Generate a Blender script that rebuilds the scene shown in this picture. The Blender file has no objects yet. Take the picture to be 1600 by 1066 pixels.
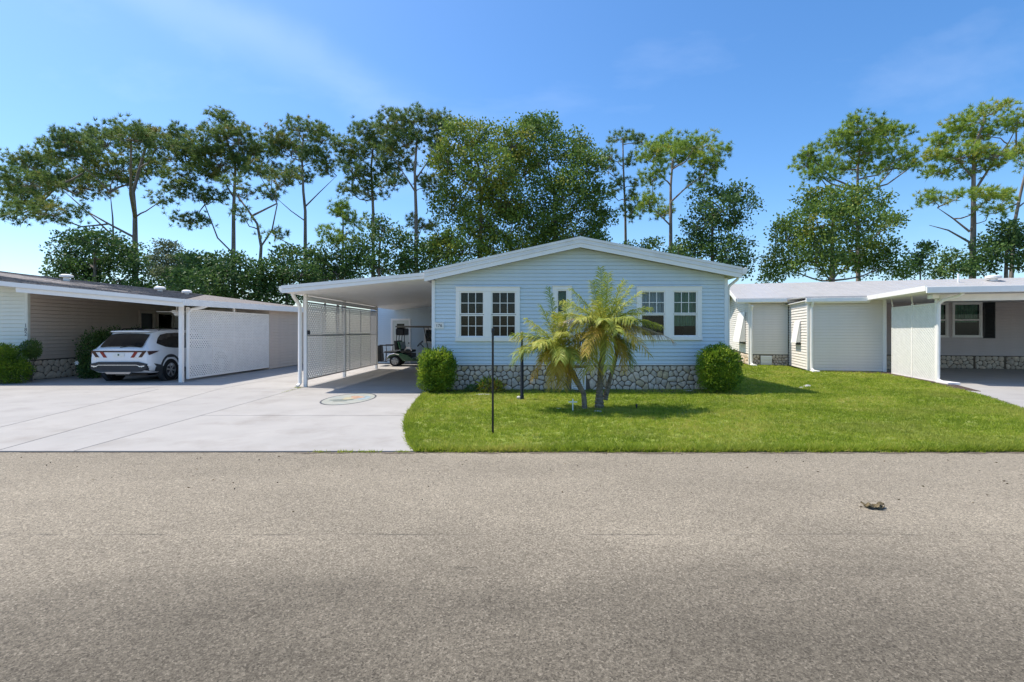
import bpy, bmesh, math, random
import numpy as np
from mathutils import Vector, Matrix

# ------------------------------------------------------------------ camera, world, sun, exposure
scene = bpy.context.scene
col = scene.collection
random.seed(7)
rng = np.random.default_rng(11)
CAM_H, F, PX, PY = 1.59, 800.0, 822.0, 518.0      # eye height (m), focal length and principal point in photo pixels

cam_d = bpy.data.cameras.new('camera')
cam_d.sensor_width = 36.0
cam_d.lens = 18.0
cam_d.shift_x = -(PX - 800) / 1600
cam_d.shift_y = (PY - 533) / 1600
cam_d.clip_end = 3000
cam = bpy.data.objects.new('camera', cam_d)
cam.location = (0, 0, CAM_H)
cam.rotation_euler = (math.radians(90), 0, 0)
col.objects.link(cam)
scene.camera = cam

SUN = Vector((0.52, -0.17, -1.0)).normalized()    # direction the light travels
to_sun = -SUN
elev = math.asin(to_sun.z)
azim = math.atan2(to_sun.x, to_sun.y)             # clockwise from +Y

world = bpy.data.worlds.new('World')
scene.world = world
world.use_nodes = True
wn, wl = world.node_tree.nodes, world.node_tree.links
bg = wn['Background']
sky = wn.new('ShaderNodeTexSky')
sky.sky_type = 'NISHITA'
sky.sun_disc = False
sky.sun_elevation = elev
sky.sun_rotation = azim
sky.air_density = 1.0
sky.dust_density = 1.0
sky.ozone_density = 5.0
sky.altitude = 0
# thin cirrus streaks, by direction
tc = wn.new('ShaderNodeTexCoord')
mp = wn.new('ShaderNodeMapping')
mp.inputs['Rotation'].default_value = (0, 0.0, math.radians(35))
mp.inputs['Scale'].default_value = (1.0, 3.2, 4.0)
nz = wn.new('ShaderNodeTexNoise')
nz.inputs['Scale'].default_value = 1.5
nz.inputs['Detail'].default_value = 7
nz.inputs['Roughness'].default_value = 0.55
rp = wn.new('ShaderNodeValToRGB')
rp.color_ramp.elements[0].position = 0.53
rp.color_ramp.elements[0].color = (0, 0, 0, 1)
rp.color_ramp.elements[1].position = 0.85
rp.color_ramp.elements[1].color = (0.22, 0.22, 0.22, 1)
mixc = wn.new('ShaderNodeMixRGB')
mixc.inputs['Color2'].default_value = (9.0, 9.2, 9.8, 1)
wl.new(tc.outputs['Generated'], mp.inputs['Vector'])
wl.new(mp.outputs['Vector'], nz.inputs['Vector'])
wl.new(nz.outputs['Fac'], rp.inputs['Fac'])
# one long streak runs down from the upper left, the rest of the sky is nearly clear
vd = wn.new('ShaderNodeVectorMath'); vd.operation = 'DOT_PRODUCT'; vd.inputs[1].default_value = (-0.373, 0.302, -0.879)
nv = wn.new('ShaderNodeVectorMath'); nv.operation = 'NORMALIZE'
wl.new(tc.outputs['Generated'], nv.inputs[0]); wl.new(nv.outputs['Vector'], vd.inputs[0])
n2 = wn.new('ShaderNodeTexNoise'); n2.inputs['Scale'].default_value = 5.0; n2.inputs['Detail'].default_value = 6
wl.new(nv.outputs['Vector'], n2.inputs['Vector'])
wv = wn.new('ShaderNodeMath'); wv.operation = 'MULTIPLY_ADD'; wv.inputs[1].default_value = 0.10; wv.inputs[2].default_value = -0.05
wl.new(n2.outputs['Fac'], wv.inputs[0])
sm_ = wn.new('ShaderNodeMath'); sm_.operation = 'ADD'; wl.new(vd.outputs['Value'], sm_.inputs[0]); wl.new(wv.outputs[0], sm_.inputs[1])
aa = wn.new('ShaderNodeMath'); aa.operation = 'ABSOLUTE'; wl.new(sm_.outputs[0], aa.inputs[0])
bd = wn.new('ShaderNodeMapRange'); bd.interpolation_type = 'SMOOTHSTEP'
bd.inputs['From Min'].default_value = 0.0; bd.inputs['From Max'].default_value = 0.06; bd.inputs['To Min'].default_value = 0.11; bd.inputs['To Max'].default_value = 0.0
wl.new(aa.outputs[0], bd.inputs['Value'])
sz_ = wn.new('ShaderNodeSeparateXYZ'); wl.new(nv.outputs['Vector'], sz_.inputs['Vector'])
fx = wn.new('ShaderNodeMapRange'); fx.interpolation_type = 'SMOOTHSTEP'; fx.inputs['From Min'].default_value = -0.45; fx.inputs['From Max'].default_value = 0.02
fx.inputs['To Min'].default_value = 1.0; fx.inputs['To Max'].default_value = 0.0
wl.new(sz_.outputs['X'], fx.inputs['Value'])
m1 = wn.new('ShaderNodeMath'); m1.operation = 'MULTIPLY'; wl.new(bd.outputs['Result'], m1.inputs[0]); wl.new(fx.outputs['Result'], m1.inputs[1])
m2 = wn.new('ShaderNodeMath'); m2.operation = 'MULTIPLY'; wl.new(m1.outputs[0], m2.inputs[0]); wl.new(n2.outputs['Fac'], m2.inputs[1])
m3 = wn.new('ShaderNodeMath'); m3.operation = 'MULTIPLY_ADD'; m3.inputs[1].default_value = 0.45; wl.new(rp.outputs['Color'], m3.inputs[0]); wl.new(m2.outputs[0], m3.inputs[2])
wl.new(m3.outputs[0], mixc.inputs['Fac'])
hs = wn.new('ShaderNodeHueSaturation')
hs.inputs['Saturation'].default_value = 1.21
wl.new(sky.outputs['Color'], hs.inputs['Color'])
wl.new(hs.outputs['Color'], mixc.inputs['Color1'])
wl.new(mixc.outputs['Color'], bg.inputs['Color'])
bg.inputs['Strength'].default_value = 0.092

sun_d = bpy.data.lights.new('sun', 'SUN')
sun_d.energy = 2.4
sun_d.angle = math.radians(0.6)
sun_d.color = (1.0, 0.93, 0.82)
sun = bpy.data.objects.new('sun', sun_d)
sun.rotation_euler = SUN.to_track_quat('-Z', 'Y').to_euler()
sun.location = (-30, 10, 50)
col.objects.link(sun)

scene.view_settings.view_transform = 'Standard'
scene.view_settings.look = 'None'
scene.view_settings.exposure = 1.28
scene.view_settings.gamma = 1.0
scene.render.resolution_x, scene.render.resolution_y = 1024, 682


def P(x, y, Y):
    """photo pixel at a known distance -> world point"""
    return Vector(((x - PX) / F * Y, Y, CAM_H + (PY - y) / F * Y))


def G(x, y):
    Y = F * CAM_H / (y - PY)
    return Vector(((x - PX) / F * Y, Y, 0))


# ------------------------------------------------------------------ materials
def new_mat(name):
    m = bpy.data.materials.new(name)
    m.use_nodes = True
    n, l = m.node_tree.nodes, m.node_tree.links
    return m, n, l, n['Principled BSDF']


def pbr(name, c, rough=0.6, var=0.12, scale=6.0, bump=0.0, bscale=60.0, metal=0.0, spec=0.4, stain=None, stretch=(1, 1, 1)):
    m, n, l, b = new_mat(name)
    tcn = n.new('ShaderNodeTexCoord')
    mpn = n.new('ShaderNodeMapping')
    mpn.inputs['Scale'].default_value = stretch
    l.new(tcn.outputs['Object'], mpn.inputs['Vector'])
    a = n.new('ShaderNodeTexNoise')
    a.inputs['Scale'].default_value = scale
    a.inputs['Detail'].default_value = 6
    l.new(mpn.outputs['Vector'], a.inputs['Vector'])
    r = n.new('ShaderNodeValToRGB')
    e = r.color_ramp.elements
    e[0].position, e[1].position = 0.3, 0.7
    e[0].color = [max(0, k * (1 - var)) for k in c] + [1]
    e[1].color = [min(1, k * (1 + var)) for k in c] + [1]
    l.new(a.outputs['Fac'], r.inputs['Fac'])
    out = r.outputs['Color']
    if stain:
        sc, ss, lo, hi = stain
        s = n.new('ShaderNodeTexNoise')
        s.inputs['Scale'].default_value = ss
        s.inputs['Detail'].default_value = 8
        s.inputs['Roughness'].default_value = 0.65
        l.new(mpn.outputs['Vector'], s.inputs['Vector'])
        sr = n.new('ShaderNodeMapRange')
        sr.inputs['From Min'].default_value = lo
        sr.inputs['From Max'].default_value = hi
        l.new(s.outputs['Fac'], sr.inputs['Value'])
        mx = n.new('ShaderNodeMixRGB')
        mx.inputs['Color2'].default_value = (*sc, 1)
        l.new(sr.outputs['Result'], mx.inputs['Fac'])
        l.new(out, mx.inputs['Color1'])
        out = mx.outputs['Color']
    l.new(out, b.inputs['Base Color'])
    b.inputs['Roughness'].default_value = rough
    b.inputs['Metallic'].default_value = metal
    b.inputs['Specular IOR Level'].default_value = spec
    if bump:
        bn = n.new('ShaderNodeTexNoise')
        bn.inputs['Scale'].default_value = bscale
        bn.inputs['Detail'].default_value = 4
        l.new(mpn.outputs['Vector'], bn.inputs['Vector'])
        bb = n.new('ShaderNodeBump')
        bb.inputs['Strength'].default_value = bump
        bb.inputs['Distance'].default_value = 0.01
        l.new(bn.outputs['Fac'], bb.inputs['Height'])
        l.new(bb.outputs['Normal'], b.inputs['Normal'])
    return m


def leaf_mat(name, cols, trans=0.35, rough=0.55, patch=None):
    m, n, l, b = new_mat(name)
    at = n.new('ShaderNodeAttribute')
    at.attribute_name = 'tint'
    r = n.new('ShaderNodeValToRGB')
    e = r.color_ramp.elements
    while len(e) < len(cols):
        e.new(0.5)
    for i, c in enumerate(cols):
        e[i].position = i / (len(cols) - 1)
        e[i].color = (*c, 1)
    l.new(at.outputs['Fac'], r.inputs['Fac'])
    out = r.outputs['Color']
    if patch:
        tcn = n.new('ShaderNodeTexCoord')
        s = n.new('ShaderNodeTexNoise')
        s.inputs['Scale'].default_value = patch[1]
        s.inputs['Detail'].default_value = 4
        l.new(tcn.outputs['Object'], s.inputs['Vector'])
        sr = n.new('ShaderNodeMapRange')
        sr.inputs['From Min'].default_value = patch[2]
        sr.inputs['From Max'].default_value = patch[3]
        l.new(s.outputs['Fac'], sr.inputs['Value'])
        mx = n.new('ShaderNodeMixRGB')
        mx.inputs['Color2'].default_value = (*patch[0], 1)
        l.new(sr.outputs['Result'], mx.inputs['Fac'])
        l.new(out, mx.inputs['Color1'])
        out = mx.outputs['Color']
    l.new(out, b.inputs['Base Color'])
    b.inputs['Roughness'].default_value = rough
    b.inputs['Specular IOR Level'].default_value = 0.3
    t = n.new('ShaderNodeBsdfTranslucent')
    l.new(out, t.inputs['Color'])
    ms = n.new('ShaderNodeMixShader')
    ms.inputs['Fac'].default_value = trans
    l.new(b.outputs['BSDF'], ms.inputs[1])
    l.new(t.outputs['BSDF'], ms.inputs[2])
    l.new(ms.outputs['Shader'], n['Material Output'].inputs['Surface'])
    return m


def glass_mat(name, tint=(0.75, 0.8, 0.8), refl=0.06):
    m, n, l, b = new_mat(name)
    n.remove(b)
    fr = n.new('ShaderNodeFresnel')
    fr.inputs['IOR'].default_value = 1.33
    tr = n.new('ShaderNodeBsdfTransparent')
    tr.inputs['Color'].default_value = (*tint, 1)
    gl = n.new('ShaderNodeBsdfGlossy')
    gl.inputs['Roughness'].default_value = 0.02
    ms = n.new('ShaderNodeMixShader')
    l.new(fr.outputs['Fac'], ms.inputs['Fac'])
    l.new(tr.outputs['BSDF'], ms.inputs[1])
    l.new(gl.outputs['BSDF'], ms.inputs[2])
    l.new(ms.outputs['Shader'], n['Material Output'].inputs['Surface'])
    return m


M = {}
M['blue'] = pbr('blue_vinyl', (0.63, 0.71, 0.745), 0.5, 0.03, 2.5, 0.05, 30, stain=((0.53, 0.605, 0.63), 1.2, 0.55, 0.85))
M['bluetrim'] = pbr('pale_blue_trim', (0.80, 0.81, 0.80), 0.5, 0.03)
M['white'] = pbr('white_paint', (0.88, 0.845, 0.79), 0.45, 0.03, 4, stain=((0.62, 0.60, 0.56), 2.0, 0.6, 0.9))
M['roofwhite'] = pbr('white_roof_metal', (0.44, 0.425, 0.41), 0.4, 0.05, 2, stain=((0.38, 0.365, 0.35), 1.4, 0.55, 0.9))
M['rake'] = pbr('aluminium_rake', (0.82, 0.79, 0.74), 0.5, 0.05, 2, stain=((0.68, 0.65, 0.60), 1.6, 0.5, 0.85))
M['vinylwindow'] = pbr('window_vinyl', (0.90, 0.855, 0.79), 0.4, 0.02)
M['green_white'] = pbr('pale_green_vinyl', (0.76, 0.77, 0.68), 0.5, 0.04, 3)
M['taupe'] = pbr('taupe_vinyl', (0.60, 0.50, 0.42), 0.55, 0.05, 3)
M['greyvinyl'] = pbr('grey_vinyl', (0.78, 0.725, 0.65), 0.5, 0.04, 3, stain=((0.68, 0.63, 0.56), 1.5, 0.55, 0.9))
M['mauve'] = pbr('mauve_grey_vinyl', (0.62, 0.54, 0.51), 0.55, 0.05, 3)
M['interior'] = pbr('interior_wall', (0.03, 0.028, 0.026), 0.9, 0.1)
M['mortar'] = pbr('mortar', (0.16, 0.125, 0.092), 0.95, 0.25, 20, 0.3, 80)
M['stoneA'] = pbr('stone_cream', (0.68, 0.55, 0.42), 0.9, 0.2, 14, 0.6, 45)
M['stoneB'] = pbr('stone_tan', (0.56, 0.46, 0.36), 0.9, 0.2, 14, 0.6, 45)
M['stoneC'] = pbr('stone_grey', (0.63, 0.53, 0.42), 0.9, 0.2, 14, 0.6, 45)
M['stoneD'] = pbr('stone_ochre', (0.58, 0.44, 0.27), 0.9, 0.2, 14, 0.6, 45)
M['black'] = pbr('black_paint', (0.012, 0.012, 0.013), 0.4, 0.1)
M['darkgrey'] = pbr('dark_plastic', (0.035, 0.037, 0.04), 0.55, 0.1)
M['rubber'] = pbr('tyre_rubber', (0.012, 0.012, 0.012), 0.8, 0.2, 30)
M['alloy'] = pbr('alloy_rim', (0.55, 0.55, 0.56), 0.3, 0.05, metal=0.9)
M['chrome'] = pbr('bright_metal', (0.7, 0.7, 0.72), 0.25, 0.03, metal=0.9)
M['carwhite'] = pbr('white_car_paint', (0.80, 0.81, 0.82), 0.2, 0.01, spec=0.6)
M['redlens'] = pbr('red_lens', (0.25, 0.012, 0.012), 0.15, 0.05, spec=0.7)
M['darklens'] = pbr('dark_lens', (0.045, 0.006, 0.006), 0.15, 0.05, spec=0.7)
M['carglass'] = pbr('tinted_glass', (0.008, 0.009, 0.010), 0.04, 0.02, spec=0.5)
M['cartgreen'] = pbr('dark_green_paint', (0.012, 0.075, 0.028), 0.2, 0.05, spec=0.6)
M['vinylseat'] = pbr('seat_vinyl', (0.02, 0.022, 0.02), 0.5, 0.1)
M['plate'] = pbr('plate_white', (0.80, 0.77, 0.70), 0.5, 0.08, 40)
M['glass'] = glass_mat('window_glass', (0.9, 0.93, 0.92))
M['sheer'] = pbr('pale_blue_sheer', (0.42, 0.47, 0.52), 0.9, 0.1, 3, stretch=(14, 1, 0.2))
M['greencurtain'] = pbr('green_curtain', (0.14, 0.27, 0.18), 0.9, 0.25, 3, stretch=(14, 1, 0.2))
M['bark'] = pbr('pine_bark', (0.25, 0.20, 0.16), 0.95, 0.35, 4, 0.6, 12, stretch=(1, 1, 0.25))
M['oakbark'] = pbr('oak_bark', (0.17, 0.14, 0.115), 0.95, 0.35, 4, 0.6, 12)
M['palmbark'] = pbr('palm_bark', (0.20, 0.165, 0.125), 0.95, 0.4, 16, 0.9, 40)
M['shingle'] = pbr('grey_shingle', (0.225, 0.20, 0.18), 0.95, 0.35, 18, 0.5, 60)
M['mulch'] = pbr('brown_mulch', (0.075, 0.05, 0.038), 1.0, 0.5, 40, 0.8, 80)
M['soil'] = pbr('dark_soil', (0.07, 0.06, 0.04), 1.0, 0.4, 25, 0.6, 60)
M['rock'] = pbr('pale_rock', (0.5, 0.48, 0.45), 0.9, 0.2, 14, 0.5, 40)
M['leafbrown'] = pbr('dead_leaf', (0.15, 0.115, 0.06), 0.9, 0.35, 30, 0.4, 60)
M['door'] = pbr('cream_door', (0.66, 0.65, 0.56), 0.45, 0.03)
M['lattice'] = pbr('white_lattice', (0.87, 0.85, 0.81), 0.55, 0.05, 5)
M['groundgreen'] = pbr('ground_grass', (0.075, 0.105, 0.03), 1.0, 0.35, 1.2, 0.5, 20)
M['pinegreen'] = leaf_mat('pine_needles', [(0.090, 0.156, 0.057), (0.152, 0.239, 0.068), (0.225, 0.297, 0.073), (0.318, 0.273, 0.077)], 0.35)
M['pinelight'] = leaf_mat('pine_needles_light', [(0.140, 0.227, 0.048), (0.254, 0.375, 0.057), (0.356, 0.455, 0.068), (0.432, 0.409, 0.077)], 0.4)
M['oakleaf'] = leaf_mat('oak_leaves', [(0.077, 0.140, 0.031), (0.136, 0.229, 0.040), (0.222, 0.291, 0.048), (0.366, 0.338, 0.056)], 0.35)
M['darkleaf'] = leaf_mat('dark_evergreen_leaves', [(0.045, 0.094, 0.029), (0.075, 0.147, 0.037), (0.113, 0.199, 0.048), (0.178, 0.237, 0.054)], 0.3)
M['paleleaf'] = leaf_mat('pale_grey_green_leaves', [(0.085, 0.12, 0.075), (0.12, 0.16, 0.09), (0.16, 0.20, 0.10), (0.19, 0.21, 0.09)], 0.45)
M['bush'] = leaf_mat('bush_leaves', [(0.072, 0.151, 0.017), (0.166, 0.276, 0.023), (0.289, 0.407, 0.033), (0.462, 0.499, 0.053)], 0.4)
M['frond'] = leaf_mat('green_frond', [(0.171, 0.253, 0.049), (0.290, 0.358, 0.057), (0.445, 0.457, 0.082), (0.616, 0.505, 0.097)], 0.4)
M['frondyellow'] = leaf_mat('yellow_frond', [(0.270, 0.256, 0.040), (0.405, 0.351, 0.054), (0.540, 0.405, 0.068), (0.568, 0.351, 0.068)], 0.4)
M['frondgrey'] = leaf_mat('dead_frond', [(0.30, 0.25, 0.17), (0.38, 0.32, 0.23), (0.46, 0.40, 0.30), (0.42, 0.34, 0.2)], 0.25)
M['grass'] = leaf_mat('grass_blades', [(0.165, 0.234, 0.020), (0.271, 0.360, 0.030), (0.378, 0.446, 0.046), (0.519, 0.481, 0.114)], 0.5, 0.6,
                      patch=((0.40, 0.40, 0.09), 0.55, 0.50, 0.85))
M['scraps'] = leaf_mat('dry_scraps', [(0.07, 0.05, 0.03), (0.16, 0.11, 0.06), (0.24, 0.19, 0.11), (0.10, 0.09, 0.07)], 0.1)
M['croton'] = leaf_mat('croton_leaves', [(0.10, 0.19, 0.02), (0.25, 0.30, 0.03), (0.45, 0.42, 0.06), (0.40, 0.22, 0.06)], 0.35)


def asphalt():
    m, n, l, b = new_mat('worn_asphalt')
    tcn = n.new('ShaderNodeTexCoord')
    obj = tcn.outputs['Object']
    v = n.new('ShaderNodeTexVoronoi'); v.inputs['Scale'].default_value = 170
    v2 = n.new('ShaderNodeTexVoronoi'); v2.inputs['Scale'].default_value = 88
    for k in (v, v2): l.new(obj, k.inputs['Vector'])
    bw = n.new('ShaderNodeSeparateColor'); l.new(v.outputs['Color'], bw.inputs['Color'])
    bw2 = n.new('ShaderNodeSeparateColor'); l.new(v2.outputs['Color'], bw2.inputs['Color'])
    ad = n.new('ShaderNodeMath'); ad.operation = 'ADD'
    l.new(bw.outputs['Red'], ad.inputs[0]); l.new(bw2.outputs['Green'], ad.inputs[1])
    hf = n.new('ShaderNodeMath'); hf.operation = 'MULTIPLY'; hf.inputs[1].default_value = 0.5
    l.new(ad.outputs[0], hf.inputs[0])
    r = n.new('ShaderNodeValToRGB'); e = r.color_ramp.elements
    e[0].position = 0.05; e[0].color = (0.095, 0.080, 0.060, 1)
    e[1].position = 0.97; e[1].color = (0.48, 0.415, 0.312, 1)
    x = e.new(0.45); x.color = (0.226, 0.193, 0.142, 1)
    x = e.new(0.72); x.color = (0.292, 0.251, 0.187, 1)
    l.new(hf.outputs[0], r.inputs['Fac'])
    # broad worn and dirty areas
    a = n.new('ShaderNodeTexNoise'); a.inputs['Scale'].default_value = 0.55; a.inputs['Detail'].default_value = 7; a.inputs['Roughness'].default_value = 0.6
    mpn = n.new('ShaderNodeMapping'); mpn.inputs['Scale'].default_value = (0.6, 1.3, 1)
    l.new(obj, mpn.inputs['Vector']); l.new(mpn.outputs['Vector'], a.inputs['Vector'])
    ar = n.new('ShaderNodeMapRange'); ar.inputs['From Min'].default_value = 0.25; ar.inputs['From Max'].default_value = 0.75
    ar.inputs['To Min'].default_value = 0.80; ar.inputs['To Max'].default_value = 1.16
    l.new(a.outputs['Fac'], ar.inputs['Value'])
    mu = n.new('ShaderNodeVectorMath'); mu.operation = 'SCALE'
    l.new(r.outputs['Color'], mu.inputs[0]); l.new(ar.outputs['Result'], mu.inputs['Scale'])
    # lens vignetting painted into the colour: asphalt darker near the camera, paler beyond
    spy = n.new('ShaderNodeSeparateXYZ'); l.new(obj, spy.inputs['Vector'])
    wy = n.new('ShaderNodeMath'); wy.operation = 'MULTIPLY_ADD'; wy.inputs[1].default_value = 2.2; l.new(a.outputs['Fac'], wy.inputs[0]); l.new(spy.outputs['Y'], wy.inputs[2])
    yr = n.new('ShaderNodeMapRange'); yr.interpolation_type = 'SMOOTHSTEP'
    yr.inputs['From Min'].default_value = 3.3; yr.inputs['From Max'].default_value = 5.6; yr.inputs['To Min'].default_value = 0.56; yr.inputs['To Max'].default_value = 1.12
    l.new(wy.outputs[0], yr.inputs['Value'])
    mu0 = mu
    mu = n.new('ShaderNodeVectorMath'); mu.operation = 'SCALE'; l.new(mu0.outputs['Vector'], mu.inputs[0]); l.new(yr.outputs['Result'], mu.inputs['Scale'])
    # small dark stains and pale scuffs
    stn = n.new('ShaderNodeTexNoise'); stn.inputs['Scale'].default_value = 1.7; stn.inputs['Detail'].default_value = 9; stn.inputs['Roughness'].default_value = 0.7
    mps = n.new('ShaderNodeMapping'); mps.inputs['Scale'].default_value = (0.45, 1.5, 1); l.new(obj, mps.inputs['Vector']); l.new(mps.outputs['Vector'], stn.inputs['Vector'])
    sr2 = n.new('ShaderNodeMapRange'); sr2.inputs['From Min'].default_value = 0.36; sr2.inputs['From Max'].default_value = 0.30; sr2.inputs['To Min'].default_value = 1.0; sr2.inputs['To Max'].default_value = 0.66
    l.new(stn.outputs['Fac'], sr2.inputs['Value'])
    mu1 = mu
    mu = n.new('ShaderNodeVectorMath'); mu.operation = 'SCALE'; l.new(mu1.outputs['Vector'], mu.inputs[0]); l.new(sr2.outputs['Result'], mu.inputs['Scale'])
    # paving seam along the road, 4 m from the eye
    sp = n.new('ShaderNodeSeparateXYZ'); l.new(obj, sp.inputs['Vector'])
    wob = n.new('ShaderNodeTexNoise'); wob.inputs['Scale'].default_value = 1.3; wob.inputs['Detail'].default_value = 8
    l.new(obj, wob.inputs['Vector'])
    wm = n.new('ShaderNodeMath'); wm.operation = 'MULTIPLY_ADD'; wm.inputs[1].default_value = 0.10; wm.inputs[2].default_value = -4.06
    l.new(wob.outputs['Fac'], wm.inputs[0])
    dy = n.new('ShaderNodeMath'); dy.operation = 'ADD'; l.new(sp.outputs['Y'], dy.inputs[0]); l.new(wm.outputs[0], dy.inputs[1])
    ab = n.new('ShaderNodeMath'); ab.operation = 'ABSOLUTE'; l.new(dy.outputs[0], ab.inputs[0])
    sm = n.new('ShaderNodeMapRange'); sm.inputs['From Min'].default_value = 0.004; sm.inputs['From Max'].default_value = 0.018
    sm.inputs['To Min'].default_value = 1.0; sm.inputs['To Max'].default_value = 0.0
    l.new(ab.outputs[0], sm.inputs['Value'])
    gap = n.new('ShaderNodeTexNoise'); gap.inputs['Scale'].default_value = 2.2; gap.inputs['Detail'].default_value = 5
    l.new(obj, gap.inputs['Vector'])
    gr = n.new('ShaderNodeMapRange'); gr.inputs['From Min'].default_value = 0.42; gr.inputs['From Max'].default_value = 0.62; gr.inputs['To Max'].default_value = 0.6
    l.new(gap.outputs['Fac'], gr.inputs['Value'])
    sg = n.new('ShaderNodeMath'); sg.operation = 'MULTIPLY'; l.new(sm.outputs['Result'], sg.inputs[0]); l.new(gr.outputs['Result'], sg.inputs[1])
    mx = n.new('ShaderNodeMixRGB'); mx.inputs['Color2'].default_value = (0.045, 0.04, 0.036, 1)
    l.new(sg.outputs[0], mx.inputs['Fac']); l.new(mu.outputs['Vector'], mx.inputs['Color1'])
    l.new(mx.outputs['Color'], b.inputs['Base Color'])
    b.inputs['Roughness'].default_value = 0.9
    b.inputs['Specular IOR Level'].default_value = 0.25
    bb = n.new('ShaderNodeBump'); bb.inputs['Strength'].default_value = 0.7; bb.inputs['Distance'].default_value = 0.006
    l.new(hf.outputs[0], bb.inputs['Height']); l.new(bb.outputs['Normal'], b.inputs['Normal'])
    return m


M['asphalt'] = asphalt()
M['concrete'] = pbr('pale_concrete', (0.372, 0.352, 0.325), 0.85, 0.06, 1.3, 0.15, 120, spec=0.25, stain=((0.275, 0.25, 0.222), 0.9, 0.50, 0.80))
M['concrete2'] = pbr('painted_concrete', (0.36, 0.342, 0.318), 0.8, 0.06, 1.1, 0.15, 120, spec=0.25, stain=((0.28, 0.26, 0.238), 1.3, 0.52, 0.82))
M['joint'] = pbr('joint_dirt', (0.12, 0.105, 0.09), 1, 0.3, 9)


# ------------------------------------------------------------------ mesh helpers
class MB:
    def __init__(s):
        s.v, s.f = [], []

    def poly(s, pts):
        i = len(s.v); s.v += [tuple(p) for p in pts]; s.f.append(tuple(range(i, i + len(pts))))

    def box(s, x0, x1, y0, y1, z0, z1):
        i = len(s.v)
        s.v += [(x0, y0, z0), (x1, y0, z0), (x1, y1, z0), (x0, y1, z0), (x0, y0, z1), (x1, y0, z1), (x1, y1, z1), (x0, y1, z1)]
        s.f += [tuple(i + k for k in q) for q in ((0, 3, 2, 1), (4, 5, 6, 7), (0, 1, 5, 4), (1, 2, 6, 5), (2, 3, 7, 6), (3, 0, 4, 7))]
        return s

    def bar(s, a, b, w, h, up=(0, 0, 1)):
        """rectangular bar from a to b, w across, h along 'up'"""
        a, b, up = Vector(a), Vector(b), Vector(up)
        d = (b - a).normalized()
        sx = d.cross(up)
        sx = sx.normalized() if sx.length > 1e-6 else Vector((1, 0, 0))
        uz = sx.cross(d).normalized()
        i = len(s.v)
        for p in (a, b):
            for (q, r) in ((-1, -1), (1, -1), (1, 1), (-1, 1)):
                s.v.append(tuple(p + sx * (q * w / 2) + uz * (r * h / 2)))
        s.f += [tuple(i + k for k in q) for q in ((0, 1, 2, 3), (7, 6, 5, 4), (0, 4, 5, 1), (1, 5, 6, 2), (2, 6, 7, 3), (3, 7, 4, 0))]
        return s

    def prism(s, pts, ext):
        n = len(pts); i = len(s.v); e = Vector(ext)
        s.v += [tuple(p) for p in pts] + [tuple(Vector(p) + e) for p in pts]
        s.f.append(tuple(range(i, i + n))); s.f.append(tuple(range(i + 2 * n - 1, i + n - 1, -1)))
        for k in range(n):
            j = (k + 1) % n
            s.f.append((i + k, i + n + k, i + n + j, i + j))
        return s

    def tube(s, pts, rads, n=8, cap=True):
        pts = [Vector(p) for p in pts]
        if not hasattr(rads, '__len__'): rads = [rads] * len(pts)
        prev = None; base = len(s.v)
        for k, p in enumerate(pts):
            d = (pts[min(k + 1, len(pts) - 1)] - pts[max(k - 1, 0)]).normalized()
            if prev is None:
                a = d.cross(Vector((0, 0, 1)))
                if a.length < 0.05: a = d.cross(Vector((1, 0, 0)))
            else:
                a = prev - d * prev.dot(d)
            a.normalize(); prev = a; b = d.cross(a)
            for q in range(n):
                t = 2 * math.pi * q / n
                s.v.append(tuple(p + (a * math.cos(t) + b * math.sin(t)) * rads[k]))
        for k in range(len(pts) - 1):
            for q in range(n):
                r = (q + 1) % n
                s.f.append((base + k * n + q, base + k * n + r, base + (k + 1) * n + r, base + (k + 1) * n + q))
        if cap:
            s.f.append(tuple(base + q for q in reversed(range(n))))
            s.f.append(tuple(base + (len(pts) - 1) * n + q for q in range(n)))
        return s

    def lathe(s, c, axis, prof, n=20):
        """profile [(r, t)] turned round axis through c"""
        c, ax = Vector(c), Vector(axis).normalized()
        a = ax.cross(Vector((0, 0, 1)))
        if a.length < 0.05: a = ax.cross(Vector((1, 0, 0)))
        a.normalize(); b = ax.cross(a); base = len(s.v)
        for (r, t) in prof:
            for q in range(n):
                th = 2 * math.pi * q / n
                s.v.append(tuple(c + ax * t + (a * math.cos(th) + b * math.sin(th)) * max(r, 1e-4)))
        for k in range(len(prof) - 1):
            for q in range(n):
                r = (q + 1) % n
                s.f.append((base + k * n + q, base + k * n + r, base + (k + 1) * n + r, base + (k + 1) * n + q))
        s.f.append(tuple(base + q for q in reversed(range(n))))
        s.f.append(tuple(base + (len(prof) - 1) * n + q for q in range(n)))
        return s

    def mesh(s, name, mat, smooth=False):
        me = bpy.data.meshes.new(name)
        me.from_pydata(s.v, [], s.f)
        bm = bmesh.new(); bm.from_mesh(me)
        bmesh.ops.recalc_face_normals(bm, faces=bm.faces)
        bm.to_mesh(me); bm.free()
        if mat: me.materials.append(M[mat] if isinstance(mat, str) else mat)
        if smooth:
            for p in me.polygons: p.use_smooth = True
            try: me.set_sharp_from_angle(angle=math.radians(40))
            except Exception: pass
        return me

    def build(s, name, mat, parent=None, smooth=False, bevel=0, world=False, loc=None):
        if world and parent is not None:
            o = root_loc(parent); s.v = [(a - o.x, b - o.y, c - o.z) for a, b, c in s.v]
        ob = link(name, s.mesh(name, mat, smooth), parent)
        if loc: ob.location = loc
        if bevel:
            md = ob.modifiers.new('bevel', 'BEVEL'); md.width = bevel; md.segments = 2; md.limit_method = 'ANGLE'
        return ob


def root_loc(o):
    l = Vector((0, 0, 0))
    while o is not None:
        l += o.location; o = o.parent
    return l


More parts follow.
